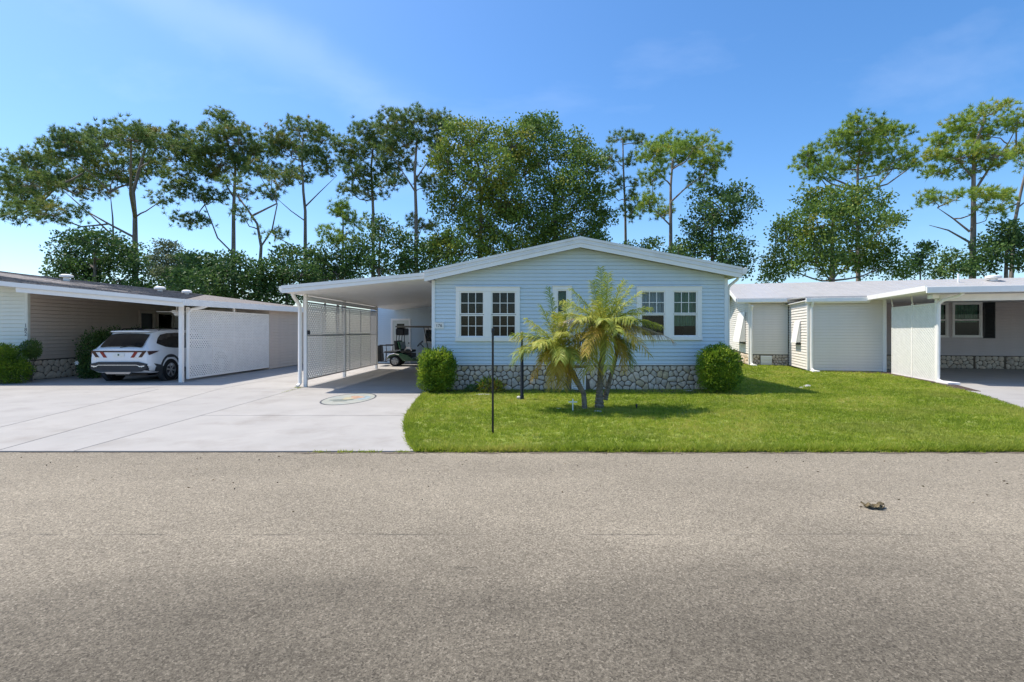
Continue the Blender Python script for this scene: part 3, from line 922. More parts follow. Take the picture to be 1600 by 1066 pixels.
b = MB(); b.tube([(-6.47, 14.2, 2.66), (-6.47, 14.25, 2.56), (-6.44, 14.4, 2.44), (-6.42, 14.52, 2.30), (-6.42, 14.54, 2.1), (-6.42, 14.54, .12), (-6.44, 14.40, .04)], .052, 10)
b.build('downspout', 'white', cp, smooth=True, world=True)
fl = Frame((-6.3 + 6.3, 14.6 - 14.6), (0, 1), (1, 0))
for (y0, y1) in ((.08, 3.10), (3.20, 6.90)):
    for (z0, z1, m_) in ((.20, .235, 'darkgrey'), (1.46, 1.49, 'darkgrey'), (2.40, 2.44, 'white')):
        b = MB(); fl.box(b, y0, y1, z0, z1, .012, .04); b.build('rail', M['alloyrail'] if 'alloyrail' in M else 'alloy', cp)
for (y0, y1) in ((.10, 1.15), (1.17, 2.38), (2.40, 3.10), (3.20, 3.68), (3.70, 4.9), (4.92, 6.12), (6.14, 6.9)):
    lattice_sheet(cp, fl, y0, y1, .235, 2.40, -.015, .090, .047)
for y in (1.16, 2.39, 3.69, 4.91, 6.13):
    b = MB(); fl.box(b, y - .012, y + .012, .236, 2.399, -.018, .010); b.build('seam_batten', 'white', cp)
b = MB(); fl.box(b, .02, .10, 1.50, 1.62, .045, .10); b.build('outlet_box', 'darkgrey', cp)

shed = thing('blue_shed', 'blue lap sided shed with cream door behind the carport', 'shed', (-7.6, 25.0, 0))
fs = Frame((0, 0), (1, 0), (0, -1))
sx = lambda px: (px - PX) / F * 25.0 + 7.6
sz = lambda py: CAM_H + (PY - py) / F * 25.0
DO = (sx(611), sx(642), .02, sz(498))
WI = (sx(663), sx(680), sz(536), sz(513))
siding(shed, fs, 5.0, .03, 2.95, 'blue', .1016, [(DO[0] + .04, DO[1] - .04, 0, DO[3] - .04), (WI[0] + .05, WI[1] - .05, WI[2] + .05, WI[3] - .05)])
b = MB(); fs.box(b, DO[0], DO[0] + .09, .02, DO[3], -.02, .04); fs.box(b, DO[1] - .09, DO[1], .02, DO[3], -.02, .04); fs.box(b, DO[0] + .09, DO[1] - .09, DO[3] - .09, DO[3], -.02, .04)
b.build('door_frame', 'vinylwindow', shed)
dg0, dg1, dz0, dz1 = sx(620), sx(632), sz(519), sz(506)
b = MB()
fs.box(b, DO[0] + .092, dg0, .03, DO[3] - .092, -.02, .015); fs.box(b, dg1, DO[1] - .092, .03, DO[3] - .092, -.02, .015)
fs.box(b, dg0, dg1, .03, dz0, -.02, .015); fs.box(b, dg0, dg1, dz1, DO[3] - .092, -.02, .015)
door = b.build('door', 'door', shed)
b = MB(); fs.box(b, dg0 + .002, dg1 - .002, dz0 + .002, dz1 - .002, -.01, -.004); b.build('pane', 'glass', door)
b = MB(); b.lathe(fs(sx(639), 1.02, .015), (0, -1, 0), [(.012, 0), (.012, .03), (.03, .035), (.032, .055), (.02, .07)], 12); b.build('handle', 'black', door, smooth=True)
make_window(shed, fs, WI, [(WI[0] + .08, WI[1] - .08, WI[2] + .08, WI[3] - .08)], grid=(1, 1))
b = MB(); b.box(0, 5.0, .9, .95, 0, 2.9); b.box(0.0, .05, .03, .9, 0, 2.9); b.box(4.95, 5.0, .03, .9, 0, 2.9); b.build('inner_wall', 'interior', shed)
b = MB(); b.box(-.1, 5.0, -.05, 3.2, 2.952, 3.0); b.build('shed_roof', 'roofwhite', shed)
b = MB(); b.box(0, .06, .96, 3.0, 0, 2.95); b.box(0.0, 5.0, 3.0, 3.06, 0, 2.95); b.build('rear_wall', 'blue', shed)

# ------------------------------------------------------------------ left neighbour house
LX, LY = -16.07, 16.5
left = thing('beige_house', 'beige house with shingle roof and open carport at left', 'house', (LX, LY, 0))
ff = Frame((-8, 0), (1, 0), (0, -1))
siding(left, ff, 7.93, .70, 3.1, 'green_white', .125, [], gap=.030, lip=.024)
fsd = Frame((0, 0), (0, 1), (1, 0))
D2 = (4.72, 5.62, .05, 2.45)
WB = (5.75, 7.9, .9, 2.45)
siding(left, fsd, 11.0, .66, 3.0, 'taupe', .125, [(D2[0] + .04, D2[1] - .04, 0, D2[3] - .04), (WB[0] + .05, WB[1] - .05, WB[2] + .05, WB[3] - .05)], a0=.08, gap=.022, lip=.02)
b = MB(); b.box(-.075, .025, -.025, .075, .62, 3.05); ct = b.build('corner_trim', 'green_white', left, bevel=.006)
fct = Frame((-.075, -.025), (1, 0), (0, -1))
text_mesh('1\n8\n2', .17, ct, 'darkgrey', fct, .045, 1.64, .002, vertical=True)
b = MB(); ff.box(b, 0, 7.93, 0, .68, -.06, -.01); b.build('front_skirting', 'stoneC', left)
b = MB(); fsd.box(b, .02, 11, 0, .64, -.06, 0.004); lsk = b.build('stone_skirting', 'mortar', left)
stones(lsk, fsd, .02, 3.2, .01, .63, .22, 51, mats=('stoneC', 'stoneC', 'stoneA', 'stoneC'))
b = MB()
fsd.box(b, D2[0], D2[0] + .1, D2[2], D2[3], -.02, .05); fsd.box(b, D2[1] - .1, D2[1], D2[2], D2[3], -.02, .05); fsd.box(b, D2[0] + .1, D2[1] - .1, D2[3] - .1, D2[3], -.02, .05)
b.build('door_frame', 'taupe', left)
b = MB(); fsd.box(b, D2[0] + .102, D2[1] - .102, D2[2], D2[3] - .102, -.02, .005); b.build('door', 'darkgrey', left)
make_window(left, fsd, WB, [(WB[0] + .1, WB[0] + 1.02, WB[2] + .1, WB[3] - .1), (WB[0] + 1.14, WB[1] - .1, WB[2] + .1, WB[3] - .1)], grid=(1, 1), mat='taupe',
            curtains=[(WB[0] + 1.2, WB[1] - .3, WB[2] + .1, WB[3] - .3, 'sheer')])
b = MB(); b.box(-4.0, -3.9, .1, 11, 0, 2.9); b.box(-3.9, -.1, 10.9, 11, 0, 2.9); b.build('inner_wall', 'interior', left)
b = MB(); b.box(-8, 0, 11.0, 11.1, 0, 3.0); b.build('back_wall', 'taupe', left)
def LW(x, y, z): return (x - LX, y - LY, z)
A = [LW(-25, 15.45, 4.09), LW(-15.45, 15.45, 3.055), LW(-10.35, 15.45, 2.545)]
Bk = [LW(-25, 20.0, 4.44), LW(-12.55, 20.0, 3.02), LW(-10.35, 24.6, 2.70)]
b = MB(); b.poly([A[0], A[1], A[2], Bk[1], Bk[0]]); b.poly([A[2], Bk[2], Bk[1]])
b.poly([Bk[0], Bk[1], LW(-13.5, 27.5, 2.75), LW(-25, 27.5, 2.9)]); b.poly([Bk[1], Bk[2], LW(-10.35, 27.5, 2.70), LW(-13.5, 27.5, 2.75)])
lroof = b.build('shingle_roof', 'shingle', left)
# shingle courses on the front slope
def lerp(p, q, t): return tuple(p[i] + (q[i] - p[i]) * t for i in range(3))
for k in range(18):
    t0, t1 = k / 18, (k + 1) / 18
    q0, q1 = lerp(A[0], Bk[0], t0), lerp(A[2], Bk[1], t0)
    r0, r1 = lerp(A[0], Bk[0], t1), lerp(A[2], Bk[1], t1)
    n = 30; b = MB()
    for i in range(n):
        u0, u1 = i / n + .0008, (i + 1) / n - .0008
        h = .012 + random.uniform(0, .012)
        a_, b_, c_, d_ = lerp(q0, q1, u0), lerp(q0, q1, u1), lerp(r0, r1, u1), lerp(r0, r1, u0)
        up = lambda p, e: (p[0], p[1], p[2] + e)
        b.poly([up(a_, h + .008), up(b_, h + .008), up(c_, .006), up(d_, .006)]); b.poly([a_, b_, up(b_, h + .008), up(a_, h + .008)])
    b.build('shingle_course', 'shingle', lroof)['kind'] = 'stuff'
# carport ceiling, fascias, gutter
b = MB(); b.prism([LW(-16.05, 15.5, 3.0), LW(-10.4, 15.5, 2.44), LW(-10.4, 24.6, 2.56), LW(-16.05, 24.6, 3.05)], (0, 0, .04)); b.build('carport_ceiling', 'white', left)
b = MB(); b.prism([LW(-25, 15.40, 4.10), LW(-15.45, 15.40, 3.07), LW(-10.33, 15.40, 2.565), LW(-10.33, 15.40, 2.46), LW(-15.45, 15.40, 2.93), LW(-25, 15.40, 3.93)], (0, .05, 0)); b.build('fascia', 'white', left)
b = MB(); b.prism([LW(-15.42, 15.47, 2.925), LW(-10.36, 15.47, 2.455), LW(-10.36, 15.47, 2.33), LW(-15.42, 15.47, 2.78)], (0, .05, 0)); b.build('front_beam', 'white', left)
b = MB(); b.prism([LW(-10.32, 15.40, 2.57), LW(-10.32, 26, 2.72), LW(-10.32, 26, 2.50), LW(-10.32, 15.40, 2.37)], (.05, 0, 0)); b.build('side_fascia', 'white', left)
b = MB(); b.prism([LW(-25, 15.46, 3.95), LW(-16.0, 15.46, 3.0), LW(-16.0, 16.48, 3.0), LW(-25, 16.48, 3.95)], (0, 0, -.03)); b.build('soffit', 'white', left)
# gable infill above the front siding
b = MB(); b.prism([(-8, .04, 3.08), (-.05, .04, 3.0), (-.05, .04, 3.12), (-8, .04, 3.9)], (0, .05, 0)); b.build('gable_panel', 'green_white', left)
# lattice side
b = MB(); b.box(5.37 - .055, 5.37 + .055, -.66, -.55, 0, 2.5); b.build('post', 'white', left, bevel=.006)
b = MB(); b.box(5.37 - .03, 5.37 + .03, -.36, -.24, .10, 2.36); b.build('stile', 'white', left, bevel=.01)
fll = Frame((-10.7 - LX, 16.2 - LY), (0, 1), (1, 0))
cuts = [.0, 1.27, 2.54, 3.78, 5.05]
for i in range(4):
    lattice_sheet(left, fll, cuts[i] + .03, cuts[i + 1] - .01, .13, 2.26, 0, .084 if i < 1 else .078, .046)
for i, c in enumerate(cuts[1:]):
    b = MB(); fll.box(b, c - .016, c + .016, .12, 2.27, -.01, .024); b.build('seam_batten', 'white', left)
for (z0, z1) in ((.09, .13), (1.30, 1.335), (2.26, 2.30)):
    b = MB(); fll.box(b, 0, 5.05, z0, z1, -.008, .022); b.build('rail', 'white', left)
b = MB(); fll.box(b, 2.5, 2.58, 2.3, 2.5, -.01, .03); b.build('hanger', 'white', left)
b = MB(); b.tube([LW(-10.30, 16.55, 2.42), LW(-10.35, 16.4, 2.36), LW(-10.55, 16.12, 2.28), LW(-10.6, 16.05, 2.15), LW(-10.6, 16.05, .1)], .045, 8); b.build('downspout', 'white', left, smooth=True)
fsh = Frame((-10.7 - LX, 21.3 - LY), (0, 1), (1, 0))
siding(left, fsh, 6.0, .02, 2.52, 'taupe', .125, gap=.030, lip=.024, a0=.06)
b = MB(); fsh.box(b, 0, .06, .0, 2.52, -.03, .025); b.build('corner_trim', 'taupe', left)
b = MB(); b.box(-13.2 - LX, -10.72 - LX, 21.32 - LY, 21.38 - LY, 0, 2.52); b.build('shed_front', 'taupe', left)
b = MB(); b.box(-13.2 - LX, -10.72 - LX, 27.2 - LY, 27.3 - LY, 0, 2.52); b.build('shed_back', 'taupe', left)
for (px, py, s) in ((104, 431.5, 1.0), (250, 450.5, .9), (292, 456, .8)):
    Y = 18.6; p = P(px, py, Y); b = MB()
    zr = p.z - .05
    b.lathe(LW(p.x, Y, zr - .20), (0, 0, 1), [(.09 * s, 0), (.09 * s, .20), (.20 * s, .21), (.20 * s, .27), (.13 * s, .31), (.02, .32)], 14)
    b.build('roof_vent', 'white', lroof, smooth=True)
lf = thing('ceiling_fan_light', 'white hanging lamp bowl under the left carport roof', 'lamp', (-11.6, 17.0, 2.46))
b = MB(); b.lathe((0, 0, 0), (0, 0, -1), [(.07, 0), (.07, .03), (.015, .05), (.015, .16)], 12); b.build('stem', 'white', lf, smooth=True)
b = MB(); b.lathe((0, 0, -.16), (0, 0, -1), [(.03, 0), (.14, .02), (.14, .09), (.09, .12)], 14); b.build('motor_housing', 'white', lf, smooth=True)
b = MB(); b.lathe((0, 0, -.28), (0, 0, -1), [(.085, 0), (.075, .05), (.03, .08)], 14); b.build('lamp_bowl', 'white', lf, smooth=True)
for k in range(4):
    an = k * math.pi / 2 + .4; b = MB()
    b.bar((math.cos(an) * .12, math.sin(an) * .12, -.22), (math.cos(an) * .55, math.sin(an) * .55, -.22), .11, .012); b.build('fan_blade', 'white', lf)

# ------------------------------------------------------------------ right neighbour house (turned about 15 degrees to the street)
TH15 = math.radians(15)
right = thing('grey_house', 'grey sided house with white metal roof at right', 'house', (11.28, 20.5, 0), -TH15)
shf = Frame((0, 0), (1, 0), (0, -1)); shl = Frame((0, 0), (0, 1), (-1, 0))
siding(right, shf, 2.62, .03, 2.80, 'greyvinyl', .115, gap=.030, lip=.024, a0=.07)
siding(right, shl, 3.18, .03, 2.80, 'greyvinyl', .115, gap=.030, lip=.024, a0=.07)
for (x0, x1, y0, y1) in ((-.025, .07, -.025, .07), (2.62, 2.74, -.03, .07)):
    b = MB(); b.box(x0, x1, y0, y1, 0, 2.80); b.build('corner_trim', 'white', right, bevel=.006)
rec = Frame((-1.7, 3.2), (1, 0), (0, -1))
siding(right, rec, 1.66, .52, 2.9, 'greyvinyl', .115, gap=.030, lip=.024, a0=.05)
b = MB(); rec.box(b, .03, 1.68, 0, .50, -.05, -.005); rsk = b.build('stone_skirting', 'mortar', right)
VR = (.50, .98, .04, .46)
stones(rsk, rec, .04, 1.66, .01, .49, .12, 71, mats=('stoneB', 'stoneC'), holes=[VR])
b = MB(); rec.box(b, VR[0], VR[1], VR[2], VR[3], -.01, .03)
for k in range(5): b.bar(rec(VR[0] + .03, VR[2] + .07 + k * .07, .04), rec(VR[1] - .03, VR[2] + .07 + k * .07, .04), .03, .025, (0, -.4, 1))
b.build('vent_louvre', 'white', right)
lfw = Frame((-1.7, 3.2), (0, 1), (-1, 0))
siding(right, lfw, 9.0, .52, 4.1, 'greyvinyl', .115, gap=.030, lip=.024, roof=[(-.237, 1, 3.04), (.22, 1, 5.0)], a0=.05)
b = MB(); lfw.box(b, 0.02, 9.0, 0, .50, -.05, -.005); rsk2 = b.build('stone_skirting', 'mortar', right)
stones(rsk2, lfw, .03, 2.5, .01, .49, .15, 72)
b = MB(); b.box(-1.72, -1.63, 3.17, 3.26, 0, 2.9); b.build('corner_trim', 'white', right)
# hinged storm awnings
def awning(fr, a0, a1, z0, z1, out):
    b = MB(); p = [fr(a0, z1, .03), fr(a1, z1, .03), fr(a1, z0, out), fr(a0, z0, out)]
    b.prism(p, fr.n.to_3d() * .03)
    aw = b.build('storm_awning', 'white', right, bevel=.004)
    b = MB()
    for a in (a0 + .01, a1 - .01):
        b = MB(); b.poly([fr(a, z1 - .02, .025), fr(a, z0 + .03, out - .01), fr(a, z0 + .03, .02)]); b.build('side_cheek', 'white', aw)
    b = MB(); fr.box(b, a0 + .05, a1 - .05, z0 - .08, z1 - .1, .0, .024); b.build('pane', 'darkgrey', aw)
awning(lfw, .9, 3.2, 1.05, 2.55, .30)
awning(shl, 1.0, 1.9, 1.10, 2.02, .18)
mwf = Frame((0, 3.2), (1, 0), (0, -1))
WR1 = (5.0, 6.22, 1.33, 2.83); WR2 = (6.36, 7.43, 1.33, 2.83)
opr = [(w[0] + .04, w[1] - .04, w[2] + .04, w[3] - .04) for w in (WR1, WR2)]
siding(right, mwf, 16.0, .56, 2.95, 'mauve', .115, opr, gap=.030, lip=.024, a0=2.75)
for w in (WR1, WR2):
    zm = (w[2] + w[3]) / 2
    make_window(right, mwf, w, [(w[0] + .10, w[1] - .10, zm + .03, w[3] - .10), (w[0] + .10, w[1] - .10, w[2] + .10, zm - .03)], grid=(1, 1),
                curtains=[(w[0] + .1, w[1] - .1, zm - .1, w[3] - .05, 'greencurtain')])
b = MB()
fr_ = mwf
fr_.box(b, 7.47, 7.88, 1.30, 2.87, .02, .04)
for k in range(24): b.bar(fr_(7.52, 1.38 + k * .06, .045), fr_(7.83, 1.38 + k * .06, .045), .02, .035, (0, -.5, 1))
for (p, q, r, s) in ((7.47, 7.52, 1.30, 2.87), (7.83, 7.88, 1.30, 2.87), (7.52, 7.83, 2.82, 2.87), (7.52, 7.83, 1.30, 1.35)): fr_.box(b, p, q, r, s, .04, .06)
b.build('shutter', 'black', right)
b = MB(); mwf.box(b, 2.75, 16, 0, .55, -.05, -.004); rsk3 = b.build('stone_skirting', 'mortar', right)
for i, (p, q) in enumerate(((4.6, 7.12), (7.2, 8.2), (8.28, 10.3), (10.38, 12.5))):
    stones(rsk3, mwf, p, q, .01, .535, .165, 80 + i, mats=('stoneC', 'stoneA', 'stoneC', 'stoneB'))
# dark gap between shed and lattice: steps to a side door
for k in range(3):
    b = MB(); b.box(2.8, 4.2, 1.9 + k * .3, 3.1, .0 + k * .18, .17 + k * .18); b.build('step', 'stoneC', right)
b = MB(); b.box(2.66, 2.72, .08, 3.15, 0, 2.8); b.build('shed_side', 'greyvinyl', right)
b = MB(); b.box(0.05, 2.65, 3.12, 3.17, 0, 2.8); b.build('shed_back', 'greyvinyl', right)
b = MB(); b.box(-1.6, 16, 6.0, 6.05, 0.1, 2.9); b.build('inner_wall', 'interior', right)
b = MB(); b.prism([(-1.66, 12.1, 0), (16, 12.1, 0), (16, 12.1, 2.9), (-1.66, 12.1, 3.05)], (0, .06, 0)); b.build('back_wall', 'greyvinyl', right)
b = MB(); b.prism([(16, 3.2, 0), (16, 12.1, 0), (16, 12.1, 2.85), (16, 7.5, 4.1), (16, 3.2, 3.1)], (-.05, 0, 0)); b.build('end_wall', 'greyvinyl', right)
# roof: front slope with raised metal ribs
b = MB(); b.prism([(-2.30, 2.83, 3.12), (-2.30, 7.5, 4.20), (-2.30, 12.4, 3.12), (-2.30, 12.4, 3.06), (-2.30, 7.5, 4.14), (-2.30, 2.83, 3.06)], (18.5, 0, 0))
rroof = b.build('metal_roof', 'roofwhite', right)
for k in range(48):
    x = -2.2 + k * .38
    b = MB(); b.bar((x, 2.84, 3.125), (x, 7.49, 4.205), .03, .012); b.build('roof_rib', 'roofwhite', rroof)
b = MB(); b.box(-.14, 2.10, -.36, -.24, 2.75, 2.905); b.build('gutter', 'white', right, bevel=.006)
b = MB(); b.box(-2.28, -.16, 2.72, 2.84, 2.93, 3.085); b.build('gutter', 'white', right, bevel=.006)
b = MB(); b.box(-.13, 2.10, -.235, -.20, 2.70, 2.96); b.build('fascia', 'white', right)
b = MB(); b.box(-2.28, 16, 2.845, 2.88, 2.90, 3.10); b.build('fascia', 'white', right)
b = MB(); b.prism([(-.14, -.26, 2.965), (-.14, 2.84, 3.08), (-.14, 2.84, 3.03), (-.14, -.26, 2.92)], (2.3, 0, 0)); b.build('shed_roof', 'roofwhite', right)
b = MB(); b.box(.05, .55, -.372, -.361, 2.785, 2.88); b.build('gutter_patch', 'vinylwindow', right)
b = MB(); b.box(-.12, 2.70, -.19, 3.18, 2.80, 2.83); b.build('soffit', 'white', right)
b = MB(); b.prism([(-2.34, 2.75, 3.12), (-2.34, 7.5, 4.22), (-2.34, 7.5, 4.04), (-2.34, 2.75, 2.94)], (.03, 0, 0)); b.build('rake_board', 'white', right)
b = MB(); b.prism([(-2.34, 7.5, 4.22), (-2.34, 12.4, 3.14), (-2.34, 12.4, 2.96), (-2.34, 7.5, 4.04)], (.03, 0, 0)); b.build('rake_board', 'white', right)
for (x, y) in ((-1.62, 3.10), (.10, -.10)):
    b = MB(); b.tube([(x, -.3 if y < 0 else 2.8, 2.78), (x, y - .16, 2.66), (x, y - .06, 2.55), (x, y - .06, .12), (x + .02, y - .22, .05)], .052, 8); b.build('downspout', 'white', right, smooth=True)
    b = MB(); b.prism([(x - .09, y - .12, .01), (x + .09, y - .12, .01), (x + .16, y - .62, .01), (x - .10, y - .62, .01)], (0, 0, .06)); b.build('splash_block', 'white', right, bevel=.015)
# carport
b = MB(); b.prism([(2.04, -4.84, 2.90), (2.04, -.25, 2.95), (2.04, 3.15, 2.95), (2.04, 3.15, 2.82), (2.04, -4.84, 2.78)], (14, 0, 0)); rc = b.build('carport_roof', 'white', right)
b = MB(); b.box(1.99, 16, -4.92, -4.845, 2.73, 2.915); b.build('fascia', 'white', rc, bevel=.008)
b = MB(); b.box(1.985, 2.035, -4.84, -.30, 2.80, 2.96); b.build('fascia', 'white', rc)
b = MB(); b.box(2.6, 16, -4.30, -4.20, 2.52, 2.72); b.build('header_beam', 'white', rc)
b = MB(); b.box(2.38, 2.56, -4.35, -4.02, 2.60, 2.72); b.build('beam_end', 'white', rc)
b = MB(); b.box(2.55, 2.65, -4.17, -4.07, 0, 2.6); b.build('post', 'white', right, bevel=.006)
b = MB(); b.box(15.3, 15.4, -4.3, -4.2, 0, 2.78); b.build('post', 'white', right, bevel=.006)
rl = Frame((2.60, -4.05), (0, 1), (-1, 0))
for (p, q) in ((.02, 1.50), (1.58, 3.08)): lattice_sheet(right, rl, p, q, .06, 2.44, 0, .075, .052)
b = MB(); rl.box(b, 1.50, 1.58, .02, 2.52, -.01, .03); b.build('stile', 'white', right)
b = MB(); rl.box(b, 3.08, 3.14, .02, 2.48, -.01, .03); b.build('stile', 'white', right)
for (z0, z1) in ((.02, .06), (2.44, 2.48)):
    for (p, q) in ((.0, 1.498), (1.582, 3.078)):
        b = MB(); rl.box(b, p, q, z0, z1, -.008, .02); b.build('rail', 'white', right)
for a in (1.54, 3.11):
    b = MB(); b.tube([rl(a, 2.5, 0), rl(a + .25, 2.86, -.05)], .022, 6); b.build('brace', 'white', right)
b = MB(); b.tube([(2.95, -4.80, 2.74), (2.93, -4.72, 2.66), (2.66, -4.35, 2.54), (2.58, -4.26, 2.42), (2.57, -4.24, .12), (2.6, -4.42, .05)], .05, 8); b.build('downspout', 'white', right, smooth=True)
b = MB(); b.prism([(2.47, -4.30, .02), (2.67, -4.30, .02), (2.82, -4.95, .02), (2.50, -4.95, .02)], (0, 0, .07)); b.build('splash_block', 'white', right, bevel=.015)
b = MB(); b.lathe((9.6, 6.6, 3.98), (0, 0, 1), [(.16, 0), (.16, .14), (.32, .15), (.32, .24), (.2, .28)], 16); b.build('roof_vent', 'rake', rroof, smooth=True)
b = MB(); b.tube([(8.1, 6.4, 3.92), (8.1, 6.4, 4.36)], .045, 8); b.build('vent_pipe', 'white', rroof)

# ------------------------------------------------------------------ white suv in the left carport
def wheel(parent, c, ax, r, w, spokes=7, tyre=.62):
    """tyre part with rim and spokes; ax points outward"""
    c, ax = Vector(c), Vector(ax)
    b = MB(); b.lathe(c, ax, [(r * .60, -w / 2), (r * .93, -w / 2), (r, -w * .36), (r, w * .36), (r * .93, w / 2), (r * tyre, w / 2), (r * tyre, w * .30), (r * .2, w * .22)], 32)
    t = b.build('wheel', 'rubber', parent, smooth=True)
    b = MB(); b.lathe(c + ax * (w * .30), ax, [(r * tyre, 0), (r * tyre, w * .17), (r * (tyre - .05), w * .18), (r * (tyre - .07), .0)], 32)
    a = ax.cross(Vector((0, 0, 1))).normalized(); u = Vector((0, 0, 1))
    for k in range(spokes):
        th = 2 * math.pi * k / spokes + .2
        d = a * math.cos(th) + u * math.sin(th); s = a * -math.sin(th) + u * math.cos(th)
        p = c + ax * (w * .42)
        b.prism([p + d * r * .10 + s * r * .05, p + d * r * .10 - s * r * .05, p + d * r * (tyre - .04) - s * r * .085, p + d * r * (tyre - .04) + s * r * .085], ax * .012)
    b.lathe(c + ax * (w * .40), ax, [(r * .14, 0), (r * .14, .02), (r * .10, .03)], 14)
    b.build('rim', 'alloy', t, smooth=True)
    return t


suv = thing('white_suv', 'white sport utility car parked under the left carport, seen from behind', 'car', (-12.42, 15.62, 0))
#        y    zb   wl   wm   wb   zbelt wr   zr
ST = [(0.00, .50, .66, .84, .80, 1.00, .66, 1.035), (.07, .40, .80, .905, .85, 1.02, .70, 1.085), (.16, .33, .86, .925, .865, 1.035, .70, 1.17), (.32, .30, .875, .93, .865, 1.045, .665, 1.34),
      (.56, .28, .885, .932, .868, 1.045, .625, 1.565), (.80, .27, .89, .932, .868, 1.04, .62, 1.615), (1.3, .26, .895, .932, .868, 1.025, .63, 1.65), (2.0, .25, .90, .932, .868, 1.00, .635, 1.66),
      (2.6, .25, .90, .932, .868, .985, .62, 1.63), (3.0, .25, .90, .932, .865, .98, .60, 1.50), (3.6, .27, .90, .932, .84, .97, .60, 1.06), (4.1, .30, .87, .915, .78, .90, .55, .95), (4.45, .36, .80, .88, .70, .82, .5, .86), (4.6, .48, .68, .80, .60, .74, .45, .77)]
def section(s):
    y, zb, wl_, wm_, wb_, zbe, wr_, zr = s
    return [(0, zb), (wl_ * .9, zb), (wl_, zb + .05), (wm_, zb + (.56 - zb) * .8), (wm_, .74), (wm_ - .012, .84), (wb_ + .01, zbe - .05), (wb_, zbe), (wr_ + (wb_ - wr_) * .12, zbe + (zr - zbe) * .86), (wr_, zr - .02), (wr_ * .7, zr), (0, zr + .015)]
b = MB(); NS = 12
for s in ST:
    pts = section(s)
    for (x, z) in pts: b.v.append((x, s[0], z))
    for (x, z) in reversed(pts[1:-1]): b.v.append((-x, s[0], z))
NR = 2 * NS - 2
for i in range(len(ST) - 1):
    for k in range(NR):
        k2 = (k + 1) % NR; b.f.append((i * NR + k, i * NR + k2, (i + 1) * NR + k2, (i + 1) * NR + k))
b.f.append(tuple(reversed(range(NR)))); b.f.append(tuple((len(ST) - 1) * NR + k for k in range(NR)))
body = b.build('body', 'carwhite', suv, smooth=True)
# tinted glass, set a little proud of the shell
def sec_at(y):
    for p, q in zip(ST, ST[1:]):
        if p[0] <= y <= q[0]:
            t = (y - p[0]) / (q[0] - p[0]); return [p[i] + (q[i] - p[i]) * t for i in range(8)]
def side_pt(y, t, sgn, off=.012):
    s = section(sec_at(y)); (x0, z0), (x1, z1) = s[7], s[8]
    return (sgn * (x0 + (x1 - x0) * t + off), y, z0 + (z1 - z0) * t)
for sgn in (1, -1):
    ys = [.50, .62, .80, 1.1, 1.5, 1.9, 2.3, 2.7, 3.0, 3.3]
    lo = [.42, .26, .12, .06, .05, .05, .05, .05, .05, .05]; hi = [.46, .70, .90, .96, .97, .97, .97, .97, .96, .90]
    b = MB()
    for i in range(len(ys) - 1):
        b.poly([side_pt(ys[i], lo[i], sgn), side_pt(ys[i + 1], lo[i + 1], sgn), side_pt(ys[i + 1], hi[i + 1], sgn), side_pt(ys[i], hi[i], sgn)])
    b.build('side_window', 'carglass', suv)
b = MB()
rows = []
for (y, f) in ((.10, .90), (.16, .93), (.32, .95), (.50, .96)):
    s = sec_at(y); w_ = s[6] * f; zr = s[7]
    rows.append([(-w_, y - .035, zr - .012), (-w_ * .6, y - .045, zr + .012), (0, y - .05, zr + .022), (w_ * .6, y - .045, zr + .012), (w_, y - .035, zr - .012)])
for r0, r1 in zip(rows, rows[1:]):
    for k in range(4): b.poly([r0[k], r0[k + 1], r1[k + 1], r1[k]])
b.build('rear_window', 'carglass', suv, smooth=True)
b = MB(); b.prism([(-.60, .42, 1.565), (.60, .42, 1.565), (.60, .42, 1.60), (.3, .42, 1.612), (-.3, .42, 1.612), (-.60, .42, 1.60)], (0, .26, .015)); b.build('spoiler', 'carwhite', suv, bevel=.012)
b = MB(); b.bar((0, .05, 1.10), (.42, .085, 1.17), .02, .02); b.build('wiper', 'black', suv)
b = MB(); b.prism([(-.015, .75, 1.63), (.015, .75, 1.63), (.015, 1.0, 1.63), (-.015, 1.0, 1.63)], (0, .0, .03)); b.prism([(0, .76, 1.655), (0, .98, 1.655), (0, .80, 1.71)], (.012, 0, 0)); b.build('antenna_fin', 'black', suv)
for sgn in (1, -1):
    b = MB(); b.tube([(sgn * .60, .85, 1.63), (sgn * .605, .95, 1.675), (sgn * .61, 1.9, 1.70), (sgn * .60, 2.6, 1.665), (sgn * .59, 2.7, 1.62)], .018, 6); b.build('roof_rail', 'black', suv)
# lower cladding: bumper and sills
b = MB()
b.prism([(-.86, -.035, .60), (-.60, -.05, .66), (.60, -.05, .66), (.86, -.035, .60), (.84, -.02, .44), (.62, -.03, .36), (-.62, -.03, .36), (-.84, -.02, .44)], (0, .11, 0))
b.build('bumper', 'darkgrey', suv)
for sgn in (1, -1):
    b = MB(); b.prism([(sgn * .86, .03, .60), (sgn * .935, .22, .60), (sgn * .946, .50, .54), (sgn * .946, .52, .33), (sgn * .90, .20, .36), (sgn * .80, .05, .40)], (-sgn * .06, 0, 0)); b.build('corner_cladding', 'darkgrey', suv)
    b = MB(); b.prism([(sgn * .945, 1.42, .40), (sgn * .945, 3.2, .40), (sgn * .925, 3.2, .26), (sgn * .925, 1.42, .26)], (-sgn * .04, 0, 0)); b.build('sill', 'darkgrey', suv)
b = MB(); b.bar((-.58, -.056, .565), (.58, -.056, .565), .012, .018); b.bar((.58, -.056, .565), (.74, -.045, .50), .012, .018); b.bar((-.58, -.056, .565), (-.74, -.045, .50), .012, .018); b.build('bumper_trim', 'chrome', suv)
